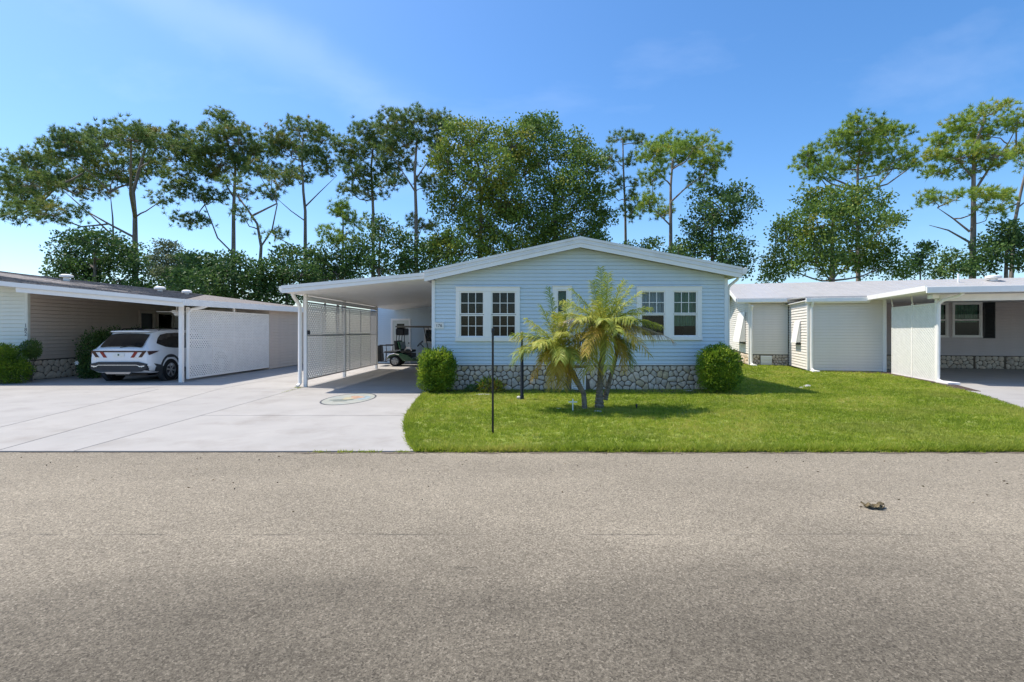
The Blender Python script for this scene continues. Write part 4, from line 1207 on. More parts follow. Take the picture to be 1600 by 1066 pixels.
for sgn in (1, -1):
    b = MB(); b.prism([(sgn * .62, -.055, .535), (sgn * .84, -.03, .555), (sgn * .85, -.025, .525), (sgn * .66, -.052, .505)], (0, .02, 0)); b.build('reflector', 'chrome', suv)
b = MB(); b.prism([(-.40, -.05, .35), (.40, -.05, .35), (.34, -.04, .29), (-.34, -.04, .29)], (0, .08, 0)); b.build('skid_plate', 'alloy', suv)
# lamps: full-width bar and slanting claws
b = MB(); b.box(-.82, .82, -.014, .03, .955, .998); b.build('light_bar', 'darklens', suv)
for sgn in (1, -1):
    for (x0, x1, z1, m_) in ((.36, .58, .79, 'redlens'), (.60, .82, .80, 'darklens')):
        b = MB(); b.prism([(sgn * (x0 + .12), -.016, .966), (sgn * x1, -.016, .966), (sgn * (x0 + .10), -.016, z1), (sgn * x0, -.016, z1)], (0, .05, 0)); b.build('tail_light', m_, suv)
    b = MB(); b.prism([(sgn * .865, .03, .99), (sgn * .935, .40, .985), (sgn * .935, .34, .955), (sgn * .90, .05, .87)], (-sgn * .03, 0, 0)); b.build('tail_light', 'darklens', suv)
b = MB(); b.box(-.17, .17, -.022, .01, .82, .93); plt = b.build('number_plate', 'plate', suv)
b = MB(); b.lathe((0, -.024, .875), (0, -1, 0), [(.03, 0), (.028, .003)], 10); b.build('emblem', 'cartgreen', plt)
for (a0, a1, z_) in ((-.75, -.60, .775), (.42, .66, .775), (-.78, -.70, .72)):
    b = MB(); b.box(a0, a1, -.006, .01, z_, z_ + .025); b.build('badge', 'chrome', suv)
for sgn in (1, -1):
    for y in (.93, 3.62):
        b = MB(); b.lathe((sgn * .84, y, .40), (sgn, 0, 0), [(.46, -.02), (.46, .108), (.40, .112), (.40, .09), (.0, .085)], 28); b.build('wheel_arch', 'darkgrey', suv, smooth=True)
        wheel(suv, (sgn * .845, y, .358), (sgn, 0, 0), .358, .225, 6)
b = MB(); b.bar((-.8, .93, .34), (.8, .93, .34), .1, .1); b.box(-.5, .5, .5, 4.0, .2, .27); b.build('underbody', 'black', suv)

# ------------------------------------------------------------------ golf cart in the blue carport
gc = thing('golf_cart', 'dark green golf cart with rear seat parked before the cream door', 'golf cart', (-5.92, 23.62, 0.012))
for sy in (-1, 1):
    for x in (0, 1.68):
        wheel(gc, (x, sy * .46, .235), (0, sy, 0), .235, .19, 6, .66)
# body shell: rear cowl sweeping over the wheel, floor pan, front cowl
b = MB()
prof = [(-.34, .34), (-.30, .46), (-.18, .56), (.0, .60), (.30, .60), (.62, .50), (.80, .34), (1.30, .30), (1.38, .36), (1.42, .62), (1.52, .80), (1.72, .78), (1.98, .60), (2.05, .42), (1.95, .34), (1.42, .24), (.36, .24), (.29, .34), (.20, .46), (0, .50), (-.22, .44), (-.29, .34)]
b.prism([(x, -.56, z) for x, z in prof], (0, 1.12, 0)); b.build('body', 'cartgreen', gc, bevel=.02)
b = MB(); b.box(-.25, .75, -.44, .44, .30, .58); b.build('battery_box', 'black', gc)
b = MB(); b.tube([(-.36, -.57, .26), (-.34, -.575, .42), (-.22, -.575, .54), (-.02, -.575, .585), (.2, -.575, .53)], .022, 6); b.build('fender_trim', 'chrome', gc)
b = MB(); b.box(.22, .74, -.52, .52, .62, .74); b.build('seat', 'vinylseat', gc, bevel=.04)
b = MB(); b.prism([(.20, -.52, .74), (.30, -.52, .74), (.20, -.52, 1.10), (.10, -.52, 1.10)], (0, 1.04, 0)); b.build('backrest', 'cartgreen', gc, bevel=.03)
b = MB(); b.box(-.50, .10, -.50, .50, .60, .68); b.build('rear_seat', 'vinylseat', gc, bevel=.03)
b = MB(); b.prism([(-.02, -.50, .72), (.08, -.50, .74), (.10, -.50, 1.16), (-.06, -.50, 1.16)], (0, 1.0, 0)); b.build('rear_backrest', 'vinylseat', gc, bevel=.03)
b = MB()
for sy in (-1, 1):
    b.tube([(-.36, sy * .5, .62), (-.66, sy * .5, .62), (-.66, sy * .5, .22), (-.35, sy * .5, .22)], .02, 6)
    b.tube([(-.66, sy * .5, .62), (-.66, sy * .5, .94), (-.10, sy * .5, .94), (-.10, sy * .5, .70)], .02, 6)
    b.tube([(-.40, sy * .5, .60), (-.42, sy * .5, .22)], .018, 6)
b.build('grab_frame', 'black', gc)
b = MB(); b.bar((-.70, -.50, .95), (-.10, -.50, .95), .06, .05); b.bar((-.70, .50, .95), (-.10, .50, .95), .06, .05); b.build('arm_pad', 'vinylseat', gc, bevel=.012)
b = MB(); b.prism([(-.80, -.5, .20), (-.76, -.5, .20), (-.83, -.5, .93), (-.87, -.5, .93)], (0, 1.0, 0)); b.build('folding_footplate', 'black', gc)
b = MB(); b.box(.02, 2.0, -.56, .56, 1.76, 1.83); b.build('canopy', pbr('canopy_taupe', (.16, .15, .12), .6), gc, bevel=.03)
b = MB()
for sy in (-1, 1):
    b.tube([(.10, sy * .48, .74), (.06, sy * .5, 1.2), (.12, sy * .5, 1.77)], .018, 6); b.tube([(.26, sy * .48, .74), (.18, sy * .5, 1.2), (.22, sy * .5, 1.77)], .018, 6)
    b.tube([(1.50, sy * .5, .78), (1.30, sy * .5, 1.77)], .018, 6)
b.build('roof_strut', 'black', gc)
b = MB(); b.box(.02, .40, -.50, .50, 1.40, 1.72); b.build('rear_curtain_roll', 'black', gc, bevel=.05)
b = MB(); b.tube([(1.40, -.22, .70), (1.10, -.22, 1.0)], .02, 6)
n = 20; ctr = Vector((1.08, -.22, 1.02)); ax = Vector((-.7, 0, .7)).normalized(); a_ = Vector((0, 1, 0)); c_ = ax.cross(a_)
b.tube([ctr + (a_ * math.cos(2 * math.pi * i / n) + c_ * math.sin(2 * math.pi * i / n)) * .17 for i in range(n + 1)], .016, 6)
b.bar(ctr - a_ * .17, ctr + a_ * .17, .02, .02); b.build('steering_wheel', 'black', gc, smooth=True)
b = MB(); b.tube([(.45, -.54, .72), (.52, -.56, .84), (.70, -.56, .84), (.76, -.54, .70)], .018, 6); b.build('hip_rail', 'chrome', gc)

# ------------------------------------------------------------------ small things in the garden
g = G(770, 680)
pole = thing('garden_pole', 'tall thin black metal pole standing near the street edge', 'pole', (g.x, g.y, 0))
b = MB(); b.tube([(0, 0, -.05), (0, 0, 1.62)], .017, 10); b.build('shaft', 'black', pole, smooth=True)
b = MB(); b.lathe((0, 0, 1.62), (0, 0, 1), [(.022, -.05), (.024, -.01), (.020, .012), (.006, .03)], 12); b.build('cap', 'black', pole, smooth=True)
b = MB(); b.tube([(0, -.017, 1.57), (0, -.05, 1.575), (0, -.055, 1.60)], .006, 6); b.build('hook', 'black', pole)
g = G(815.5, 625)
post_ = thing('garden_post', 'thick black garden post with a short arm behind the left palm fronds', 'post', (g.x, g.y, 0))
b = MB(); b.tube([(0, 0, -.05), (0, 0, .1), (0, 0, .12), (0, 0, 1.12), (0, 0, 1.14), (0, 0, 1.52)], [.048, .048, .038, .036, .026, .024], 12); b.build('shaft', 'black', post_, smooth=True)
b = MB(); b.tube([(-.06, 0, 1.13), (.20, 0, 1.13)], .012, 8); b.build('arm', 'black', post_)
b = MB(); b.lathe((0, 0, 1.52), (0, 0, 1), [(.026, 0), (.045, .01), (.045, .04), (.012, .07)], 12); b.build('cap', 'black', post_, smooth=True)
b = MB(); b.lathe((-.075, -.02, .04), (0, -.4, 1), [(.03, -.05), (.045, 0), (.04, .04), (.015, .055)], 12)
tag(b.build('garden_spotlight', 'rock', None, smooth=True, loc=(g.x, g.y, 0)), 'small pale round spotlight at the foot of the black garden post', 'light')
g = G(895, 643.5)
cr = thing('white_cross', 'small white cross stuck in the lawn left of the palm', 'cross', (g.x, g.y, 0))
b = MB(); b.box(-.011, .011, -.006, .006, -.03, .255); b.build('upright', 'white', cr)
b = MB(); b.box(-.085, .085, -.0055, -.018, .185, .207); b.build('crossbar', 'white', cr)
g = G(994.5, 640.5)
st = thing('garden_stake', 'short black stake light in the lawn right of the palm', 'stake', (g.x, g.y, 0))
b = MB(); b.tube([(0, 0, -.04), (0, 0, .07)], .014, 8); b.build('stem', 'black', st)
b = MB(); b.lathe((0, 0, .07), (0, 0, 1), [(.014, 0), (.022, .004), (.022, .04), (.015, .048)], 10); b.build('head', 'black', st, smooth=True)


def rock(name, label, cat, p, sx_, sy_, sz_, seed, mat='rock'):
    bm = bmesh.new(); bmesh.ops.create_icosphere(bm, subdivisions=3, radius=1)
    r = random.Random(seed); k = [Vector((r.uniform(-3, 3), r.uniform(-3, 3), r.uniform(-3, 3))) for _ in range(5)]
    for v in bm.verts:
        d = 1 + sum(.09 * math.sin(v.co.dot(q) + i) for i, q in enumerate(k))
        v.co = Vector((v.co.x * sx_ * d, v.co.y * sy_ * d, max(v.co.z * sz_ * d, -sz_ * .4)))
    me = bpy.data.meshes.new(name); bm.to_mesh(me); bm.free(); me.materials.append(M[mat])
    for pl_ in me.polygons: pl_.use_smooth = True
    o = link(name, me); o.location = (p[0], p[1], sz_ * .35)
    return tag(o, label, cat)


p = G(1262, 605); rock('pale_rock', 'larger pale rock lying in the right part of the lawn', 'rock', p, .11, .08, .06, 3)
p = G(1252, 606.5); rock('pale_rock', 'smaller flat pale rock beside the larger one in the right lawn', 'rock', p + Vector((-.02, -.05, 0)), .07, .05, .028, 4)
p = G(934, 645); rock('edging_stone', 'flat pale stone at the foot of the palm trunk', 'stone', p, .09, .06, .035, 5)
p = G(827, 641); rock('edging_stone', 'flat pale stone left of the white cross', 'stone', G(873, 640), .06, .05, .025, 6)
p = G(755, 618); rock('edging_stone', 'flat pale edging stone before the croton plant', 'stone', p, .26, .05, .03, 8)
p = G(1085, 611.5); rock('edging_stone', 'flat pale edging stone left of the right bush', 'stone', p + Vector((-.2, -.12, 0)), .22, .06, .03, 9)

# crumpled leaf litter on the road
p = G(1365, 795)
lt = thing('leaf_litter', 'crumpled brown dead palm leaf lying on the street', 'leaf', (p.x, p.y, 0))
r = random.Random(5)
for k in range(7):
    b = MB(); n = 7; L_ = r.uniform(.05, .10); an = r.uniform(-.5, .5) + (math.pi if k % 2 else 0); w_ = r.uniform(.02, .034)
    ox, oy, oz = r.uniform(-.03, .03), r.uniform(-.03, .02), .004 + k * .004
    rowp = []
    for i in range(n + 1):
        t = i / n; wd = w_ * math.sin(math.pi * (t * .9 + .08)); hx = L_ * t
        zc = oz + .012 * math.sin(t * 5 + k) + .010
        rowp.append([(hx, -wd, zc + .008 * math.sin(k + 2 * i)), (hx, 0, zc + .012), (hx, wd, zc - .004)])
    for q0, q1 in zip(rowp, rowp[1:]):
        for j in range(2): b.poly([q0[j], q0[j + 1], q1[j + 1], q1[j]])
    ca, sa = math.cos(an), math.sin(an)
    b.v = [(x * ca - y * sa + ox, x * sa + y * ca + oy, max(.003, z)) for x, y, z in b.v]
    b.build('dry_leaflet', 'leafbrown', lt)


# ------------------------------------------------------------------ shrubs
def ball_pts(n, shell=.55):
    d = unit(rng.normal(size=(n, 3))); r = rng.uniform(shell ** 3, 1, n) ** (1 / 3)
    return d, r


def bush(name, label, cat, base, lobes, mat, n, leaf=(.05, .022), tint=(.45, .25), stems=6, group=None):
    """lobes: (x, y, z, rx, ry, rz) about the base"""
    t = thing(name, label, cat, base, group=group)
    vol = np.array([l[3] * l[4] + l[3] * l[5] for l in lobes]); cnt = np.maximum(40, (n * vol / vol.sum()).astype(int))
    C, D, T = [], [], []
    for l, k in zip(lobes, cnt):
        d, r = ball_pts(k, .35)
        wob = 1 + .13 * np.sin(d[:, 0] * 7 + l[0] * 9) * np.cos(d[:, 2] * 6 + l[1] * 5) + rng.normal(0, .05, k)
        c = np.array(l[:3]) + d * (r * wob)[:, None] * np.array(l[3:6])
        keep = c[:, 2] > .02
        C.append(c[keep]); D.append(unit(d[keep] * .7 + rng.normal(0, .6, (keep.sum(), 3)) + np.array([0, 0, .35])))
        cl = .12 * np.sin(c[keep][:, 0] * 11) + .12 * np.sin(c[keep][:, 2] * 13 + 1)
        T.append(rng.normal(tint[0], tint[1], keep.sum()) + cl)
    C, D, T = np.concatenate(C), np.concatenate(D), np.concatenate(T); k = len(C)
    cloud_mesh('foliage', mat, t, leaves(C, D, rng.uniform(.7, 1.3, k) * leaf[0], rng.uniform(.7, 1.3, k) * leaf[1]), 4, T)
    b = MB()
    for i in range(stems):
        l = random.choice(lobes); a = random.uniform(0, 6.28)
        e = Vector((l[0] + .5 * l[3] * math.cos(a), l[1] + .5 * l[4] * math.sin(a), l[2] + .3 * l[5]))
        b.tube([(e.x * .15, e.y * .15, -.02), (e.x * .5, e.y * .5, e.z * .5), e], [.02, .014, .005], 5)
    b.build('stem', 'oakbark', t)
    return t


gb = G(684, 613)
bush('clipped_bush', 'bright green clipped bush at the left corner of the blue house', 'bush', (gb.x, 13.25, 0),
     [(0, 0, .58, .46, .42, .58), (-.18, -.05, .75, .30, .33, .40), (.20, 0, .72, .30, .33, .42), (-.12, -.1, .35, .38, .32, .34), (.14, -.08, .38, .36, .32, .36)], 'bush', 17000, (.058, .024))
bush('clipped_bush', 'bright green clipped bush at the right corner of the blue house', 'bush', ((1121 - PX) / F * 13.25, 13.2, 0),
     [(0, 0, .62, .54, .46, .58), (-.22, -.05, .82, .34, .36, .36), (.24, 0, .80, .34, .36, .38), (-.10, -.1, .36, .46, .36, .34), (.16, -.08, .40, .44, .36, .36), (.0, 0, 1.02, .36, .34, .24)], 'bush', 20000, (.058, .024))
bush('croton_plant', 'low yellow and green croton plant before the stone skirting', 'plant', ((764 - PX) / F * 13.2, 13.15, .02),
     [(0, 0, .16, .26, .2, .18), (.20, .06, .12, .18, .16, .13)], 'croton', 500, (.13, .045), (.55, .3), 4)
bush('small_shrub', 'small dark green shrub between left bush and croton', 'plant', ((738 - PX) / F * 13.3, 13.3, .02), [(0, 0, .08, .2, .14, .1), (.15, 0, .06, .14, .1, .08)], 'darkleaf', 700, (.06, .02), (.5, .25), 3)
bush('front_hedge', 'large light green shrub at the far left edge by the beige house', 'bush', (-15.95, 15.6, 0),
     [(0, 0, .62, .62, .5, .55), (.35, 0, .38, .42, .42, .42), (-.6, 0, .6, .6, .5, .56), (.1, -.15, .9, .36, .36, .3)], 'bush', 16000, (.075, .022), (.33, .24))
bush('ball_shrub', 'small round dark shrub above the stone wall of the beige house', 'bush', (-15.58, 16.1, 0),
     [(0, 0, 1.05, .26, .26, .27), (.05, 0, .9, .2, .2, .18)], 'darkleaf', 2600, (.06, .025), (.6, .25), 5)
bush('carport_hedge', 'tall dark hedge beside the white car in the left carport', 'hedge', (-15.0, 18.5, 0.0),
     [(0, -.6, .9, .55, .6, .75), (.1, 0, 1.1, .5, .7, .62), (.3, .8, 1.1, .5, .8, .62), (.15, -1.0, .45, .4, .4, .45), (.35, 1.8, 1.1, .5, .8, .6), (.35, -1.3, .25, .35, .3, .25)], 'darkleaf', 15000, (.075, .035), (.4, .25), 8)
for i, (x, y, z, lb) in enumerate(((-14.9, 17.0, .55, 'left one of the white flowers before the carport hedge'), (-13.55, 16.85, .72, 'right one of the white flowers before the carport hedge'))):
    fl_ = thing('white_flower', lb, 'flower', (x, y, 0))
    b = MB(); b.tube([(0, .1, 0), (0, .03, z * .6), (0, 0, z)], .008, 5); b.build('stem', 'cartgreen', fl_)
    for k in range(6):
        a = k * math.pi / 3; b = MB(); b.prism([(0, 0, z), (.05 * math.cos(a - .4), -.02, z + .05 * math.sin(a - .4)), (.085 * math.cos(a), -.035, z + .085 * math.sin(a)), (.05 * math.cos(a + .4), -.02, z + .05 * math.sin(a + .4))], (0, .006, 0)); b.build('petal', 'white', fl_)


# ------------------------------------------------------------------ palm clump
PYD = 10.45
pb = G(936, 640)
palm = thing('palm_tree', 'three stemmed date palm with yellowing fronds on the lawn', 'palm', (pb.x, PYD, 0))
def pp(px, py, dy=0.0):
    p = P(px, py, PYD + dy); return Vector((p.x - pb.x, dy, p.z))
def palm_trunk(pts, rads):
    b = MB(); f = []
    for (a, ra), (c, rc) in zip(zip(pts, rads), zip(pts[1:], rads[1:])):
        for k in range(7):
            t = k / 7; q = a.lerp(c, t); rr = ra + (rc - ra) * t
            f += [(q, rr * .92), (a.lerp(c, t + .07), rr * 1.10)]
    f.append((pts[-1], rads[-1]))
    b.tube([x for x, _ in f], [y for _, y in f], 10)
    return b.build('trunk', 'palmbark', palm, smooth=True)
palm_trunk([pp(936, 643) - Vector((0, 0, .05)), pp(937, 610), pp(939, 575), pp(943, 545), pp(944, 520)], [.105, .068, .058, .057, .07])
palm_trunk([pp(945, 625, .12) - Vector((0, 0, .0)), pp(951, 600, .14), pp(958, 575, .16), pp(964, 552, .18), pp(962, 535, .15)], [.058, .044, .040, .042, .05])
palm_trunk([pp(914, 641, -.05) - Vector((0, 0, .05)), pp(912, 615, -.05), pp(898, 590, -.08), pp(885, 568, -.10), pp(876, 552, -.1)], [.06, .05, .062, .072, .08])
b = MB(); b.tube([pp(939, 572), pp(925, 558, -.05), pp(908, 545, -.1)], [.03, .024, .015], 6); b.build('cut_stalk', 'palmbark', palm, smooth=True)


def frond(c, tip, sag, mat, n=34, ll=.30, tint=.5, side_droop=.5):
    """pinnate leaf: rachis arching from c to tip with two rows of leaflets"""
    c, tip = Vector(c), Vector(tip); L_ = (tip - c).length
    ctrl = c.lerp(tip, .45) + Vector((0, 0, sag * L_))
    pt = lambda t: c * (1 - t) ** 2 + ctrl * 2 * t * (1 - t) + tip * t * t
    N = 14; pts = [pt(i / N) for i in range(N + 1)]
    b = MB(); b.tube(pts, [.014 * (1 - .85 * i / N) + .001 for i in range(N + 1)], 5)
    me_v, me_f = b.v, b.f
    tints = [tint] * len(me_v)
    up0 = Vector((0, 0, 1))
    for i in range(n):
        t = .10 + .90 * i / (n - 1); p = pt(t); d = (pt(min(1, t + .02)) - pt(max(0, t - .02))).normalized()
        s = d.cross(up0)
        s = s.normalized() if s.length > .1 else Vector((1, 0, 0))
        u = s.cross(d).normalized()
        l = ll * (.35 + .65 * math.sin(math.pi * min(1, .16 + t * .78))) * random.uniform(.85, 1.12)
        for sg in (-1, 1):
            dirv = (d * random.uniform(.65, .95) + s * sg * random.uniform(.6, .9) + u * random.uniform(-.25, .5)).normalized()
            dr = side_droop * random.uniform(.6, 1.4)
            mid = p + dirv * l * .5 + Vector((0, 0, -dr * l * .10)); end = p + dirv * l * .95 + Vector((0, 0, -dr * l * .42))
            wv = d.cross(dirv).cross(dirv).normalized() * (.0078 * random.uniform(.7, 1.3))
            k = len(me_v)
            me_v += [tuple(p - wv * .5), tuple(p + wv * .5), tuple(mid + wv), tuple(mid - wv), tuple(end)]
            me_f += [(k, k + 1, k + 2, k + 3), (k + 3, k + 2, k + 4)]
            tv = min(1, max(0, tint + random.gauss(0, .16))); tints += [tv] * 5
    me = bpy.data.meshes.new('frond'); me.from_pydata(me_v, [], me_f); me.update()
    at = me.attributes.new('tint', 'FLOAT', 'POINT'); at.data.foreach_set('value', np.array(tints, np.float32))
    me.materials.append(M[mat])
    return link('frond', me, palm)


c1, c2, c3 = pp(944, 515), pp(874, 548, -.1), pp(962, 532, .15)
FR1 = [(938, 419, .05, .02, 'frond', .3), (950, 428, -.25, .03, 'frond', .4), (925, 440, .35, .05, 'frond', .45), (893, 452, .1, .12, 'frond', .35), (878, 470, -.35, .18, 'frond', .55), (986, 447, -.05, .10, 'frond', .45),
       (1002, 456, .3, .14, 'frond', .55), (975, 440, -.3, .08, 'frond', .5), (1015, 480, -.2, .22, 'frond', .3), (1030, 508, .1, .28, 'frond', .35), (990, 500, -.8, .3, 'frond', .5), (905, 500, -.8, .3, 'frond', .6),
       (888, 560, -.2, .42, 'frondyellow', .4), (900, 575, .1, .40, 'frond', .7), (920, 578, -.5, .45, 'frond', .65), (950, 575, -.7, .45, 'frond', .6), (989, 566, .1, .42, 'frond', .3), (978, 560, -.3, .42, 'frondyellow', .5),
       (945, 500, -1.0, .2, 'frond', .5), (940, 480, .9, .2, 'frond', .4), (900, 480, .7, .2, 'frond', .4), (1000, 490, .7, .2, 'frond', .4),
       (910, 590, -.3, .5, 'frondyellow', .3), (870, 520, -.3, .35, 'frond', .75), (930, 470, -.55, .15, 'frond', .6)]
for (x, y, dy, sg, m_, tt) in FR1: frond(c1, pp(x, y, dy), sg, m_, 60, .34, tt, 1.2)
for (x, y, dy, sg) in ((1052, 532, -.15, .22), (1030, 522, -.3, .24), (874, 505, -.2, .30)): frond(c1, pp(x, y, dy), sg, 'frondgrey', 60, .27, .5, 1.6)
FR2 = [(857, 450, .1, .03, 'frond', .1), (845, 478, -.2, .08, 'frond', .4), (822, 498, .1, .15, 'frond', .55), (802, 522, -.1, .25, 'frond', .35), (801, 566, -.2, .42, 'frond', .2), (812, 545, .2, .3, 'frond', .6), (833, 592, .05, .6, 'frondyellow', .8),
       (862, 603, -.25, .6, 'frondyellow', .6), (880, 605, -.1, .55, 'frondyellow', .5), (895, 592, -.25, .5, 'frondyellow', .7), (905, 500, -.1, .2, 'frond', .6), (890, 470, .2, .1, 'frond', .4), (915, 520, -.4, .3, 'frondyellow', .3),
       (840, 540, -.8, .35, 'frond', .6), (880, 520, -.8, .3, 'frond', .7), (830, 515, .6, .2, 'frond', .4), (870, 490, -.4, .15, 'frond', .65), (848, 560, -.45, .45, 'frondyellow', .4), (870, 580, -.5, .5, 'frondyellow', .6), (900, 560, .3, .4, 'frond', .8)]
for (x, y, dy, sg, m_, tt) in FR2: frond(c2, pp(x, y, dy), sg, m_, 58, .33, tt, 1.2)
for (x, y, dy, sg, m_, tt) in ((985, 575, .2, .45, 'frond', .2), (990, 545, .3, .35, 'frond', .25), (975, 580, 0, .5, 'frondyellow', .7), (965, 470, .3, .05, 'frond', .4)): frond(c3, pp(x, y, dy), sg, m_, 50, .28, tt, .8)

rp_ = random.Random(21)
for (cc, nn, rad) in ((c1, 12, 1.22), (c2, 11, 1.0)):
    for k in range(nn):
        a = 2 * math.pi * k / nn + rp_.uniform(-.2, .2); e = rp_.uniform(-.75, .75)
        R_ = rad * rp_.uniform(.75, 1.05)
        frond(cc, cc + Vector((math.cos(a) * R_ * math.cos(e * .7), math.sin(a) * R_ * math.cos(e * .7) * .8, R_ * .62 * e - .12)), .22 + .18 * (e < 0), 'frond' if rp_.random() < (.62 if e > -.2 else .35) else 'frondyellow', 54, .32, rp_.uniform(.3, .8), 1.3)

# ------------------------------------------------------------------ trees
def tree(name, label, Y, trunk, lobes, kind='pine', mat='pinegreen', tint=(.45, .22), r0=.28, limbs=(), dens=1.0, leaf=None, group='tall pines behind the houses'):
    """trunk, limbs and lobes are photo pixels at distance Y; every lobe gets a limb, twigs and clumps of leaves"""
    s = Y / F
    base = P(trunk[0][0], PY, Y); base.z = 0
    t = thing(name, label, 'tree', (base.x, Y, 0), group=group)
    R = random.Random(hash(label) % 9999 if False else sum(map(ord, label)))
    def q(px, py, dy=0.0):
        p = P(px, py, Y + dy); return Vector((p.x - base.x, dy, p.z))
    tp = [Vector((0, 0, -.1))] + [q(x, y, R.uniform(-.3, .3)) for x, y in trunk if y < 500]
    # smooth the trunk
    fine = []
    for a, c in zip(tp, tp[1:]):
        for k in range(4): fine.append(a.lerp(c, k / 4))
    fine.append(tp[-1])
    H = fine[-1].z; n = len(fine)
    b = MB(); b.tube(fine, [.78 * r0 * (1 - .78 * p.z / max(H, 1e-3)) + .02 for p in fine], 9)
    bark = 'bark' if kind == 'pine' else 'oakbark'
    b.build('trunk', bark, t, smooth=True)
    br = MB(); br.tube(fine, [.4 * r0 * (1 - .78 * p.z / max(H, 1e-3)) + .008 for p in fine], 6)
    for lm in limbs:
        pts = [q(x, y, (R.uniform(-.5, .5) if i else 0)) for i, (x, y) in enumerate(lm)]
        near = min(fine, key=lambda v: (v - pts[0]).length)
        if (near - pts[0]).length > .02: pts = [near] + pts
        br.tube(pts, [r0 * .36 * (1 - .85 * i / (len(pts) - 1)) for i in range(len(pts))], 7)
    limb_pts = [q(x, y) for lm in limbs for (x, y) in lm[1:]]
    C, D, T = [], [], []
    spread = max(abs(l[0] - trunk[-1][0]) for l in lobes) * s
    for (lx, ly, rx, ry) in lobes:
        dx = abs(lx - trunk[-1][0]) * s
        dy = R.uniform(-1, 1) * max(.4, math.sqrt(max(0, spread ** 2 - dx ** 2)) * .62)
        c = q(lx, ly, dy); rx_, rz_ = rx * s, ry * s; ry_ = rx_ * .9
        # limb from the trunk or from a drawn limb
        want = c.z - (Vector((c.x, c.y)).length * .55)
        tr = min(fine, key=lambda p: abs(p.z - max(want, H * .38)))
        st_ = tr
        if limb_pts:
            lp = min(limb_pts, key=lambda p: (p - c).length)
            if (lp - c).length < (tr - c).length: st_ = lp
        mid = st_.lerp(c, .5) + Vector((R.uniform(-.3, .3), R.uniform(-.3, .3), -.12 * (c - st_).length + R.uniform(-.2, .2)))
        low = c - Vector((0, 0, rz_ * .35))
        rl_ = max(.035, min(r0 * .42, .03 + .012 * (c - st_).length))
        br.tube([st_, st_.lerp(mid, .5) + Vector((0, 0, R.uniform(-.1, .1))), mid, mid.lerp(low, .6), low], [rl_, rl_ * .85, rl_ * .7, rl_ * .55, rl_ * .4], 6)
        area = rx_ * rz_ * math.pi
        if kind == 'pine':
            m = max(6, int(area * 8.5 * dens))
            d = unit(rng.normal(size=(m, 3)) + np.array([0, 0, .25])); rad = rng.uniform(.25, 1, m) ** .5
            cl = np.array(c) + d * rad[:, None] * np.array([rx_, ry_, rz_])
            for k in range(m):
                if k % 2 == 0:
                    e = Vector(cl[k]); br.tube([low.lerp(e, .0), low.lerp(e, .5) + Vector((R.uniform(-.1, .1), R.uniform(-.1, .1), -.08)), e], [.026, .018, .008], 4, False)
            tuft = np.repeat(cl, 6, 0) + np.clip(rng.normal(0, 1, (m * 6, 3)), -1.3, 1.3) * np.array([.40, .40, .24])
            td = unit(np.repeat(d, 6, 0) * .5 + rng.normal(0, .4, (m * 6, 3)) + np.array([0, 0, .55]))
            tt = np.repeat(rng.normal(tint[0], tint[1], m), 6) + rng.normal(0, .1, m * 6)
            K = 24
            c_ = np.repeat(tuft, K, 0); d_ = unit(np.repeat(td, K, 0) * .75 + rng.normal(0, .55, (len(c_), 3)))
            C.append(c_ + d_ * .03); D.append(d_); T.append(np.repeat(tt, K) + rng.normal(0, .06, len(c_)))
        else:
            m = max(10, int(area * 9.0 * dens))
            d = unit(rng.normal(size=(m, 3)) + np.array([0, 0, .15])); rad = rng.uniform(.12, 1, m) ** .45
            cl = np.array(c) + d * (rad * rng.uniform(.9, 1.06, m))[:, None] * np.array([rx_, ry_, rz_])
            for k in range(0, m, 5):
                e = Vector(cl[k]); br.tube([low, low.lerp(e, .5) + Vector((0, 0, .06)), e], [.03, .02, .008], 4, False)
            K = 34
            c_ = np.repeat(cl, K, 0) + np.clip(rng.normal(0, 1, (m * K, 3)), -1.5, 1.5) * np.array([.32, .32, .22])
            d_ = unit(np.repeat(d, K, 0) * .5 + rng.normal(0, .7, (m * K, 3)))
            C.append(c_); D.append(d_); T.append(np.repeat(rng.normal(tint[0], tint[1], m), K) + rng.normal(0, .06, m * K))
    br.build('branches', bark, t, smooth=True)
    C, D, T = np.concatenate(C), np.concatenate(D), np.concatenate(T); k = len(C)
    keep = C[:, 2] > .3; C, D, T = C[keep], D[keep], T[keep]; k = len(C)
    if kind == 'pine':
        cloud_mesh('crown', mat, t, needles(C, D, rng.uniform(.22, .38, k), rng.uniform(.034, .052, k)), 3, T)
    else:
        lf_ = leaf or (.21, .13)
        cloud_mesh('crown', mat, t, leaves(C, D, rng.uniform(.7, 1.3, k) * lf_[0], rng.uniform(.7, 1.3, k) * lf_[1]), 4, T)
    return t


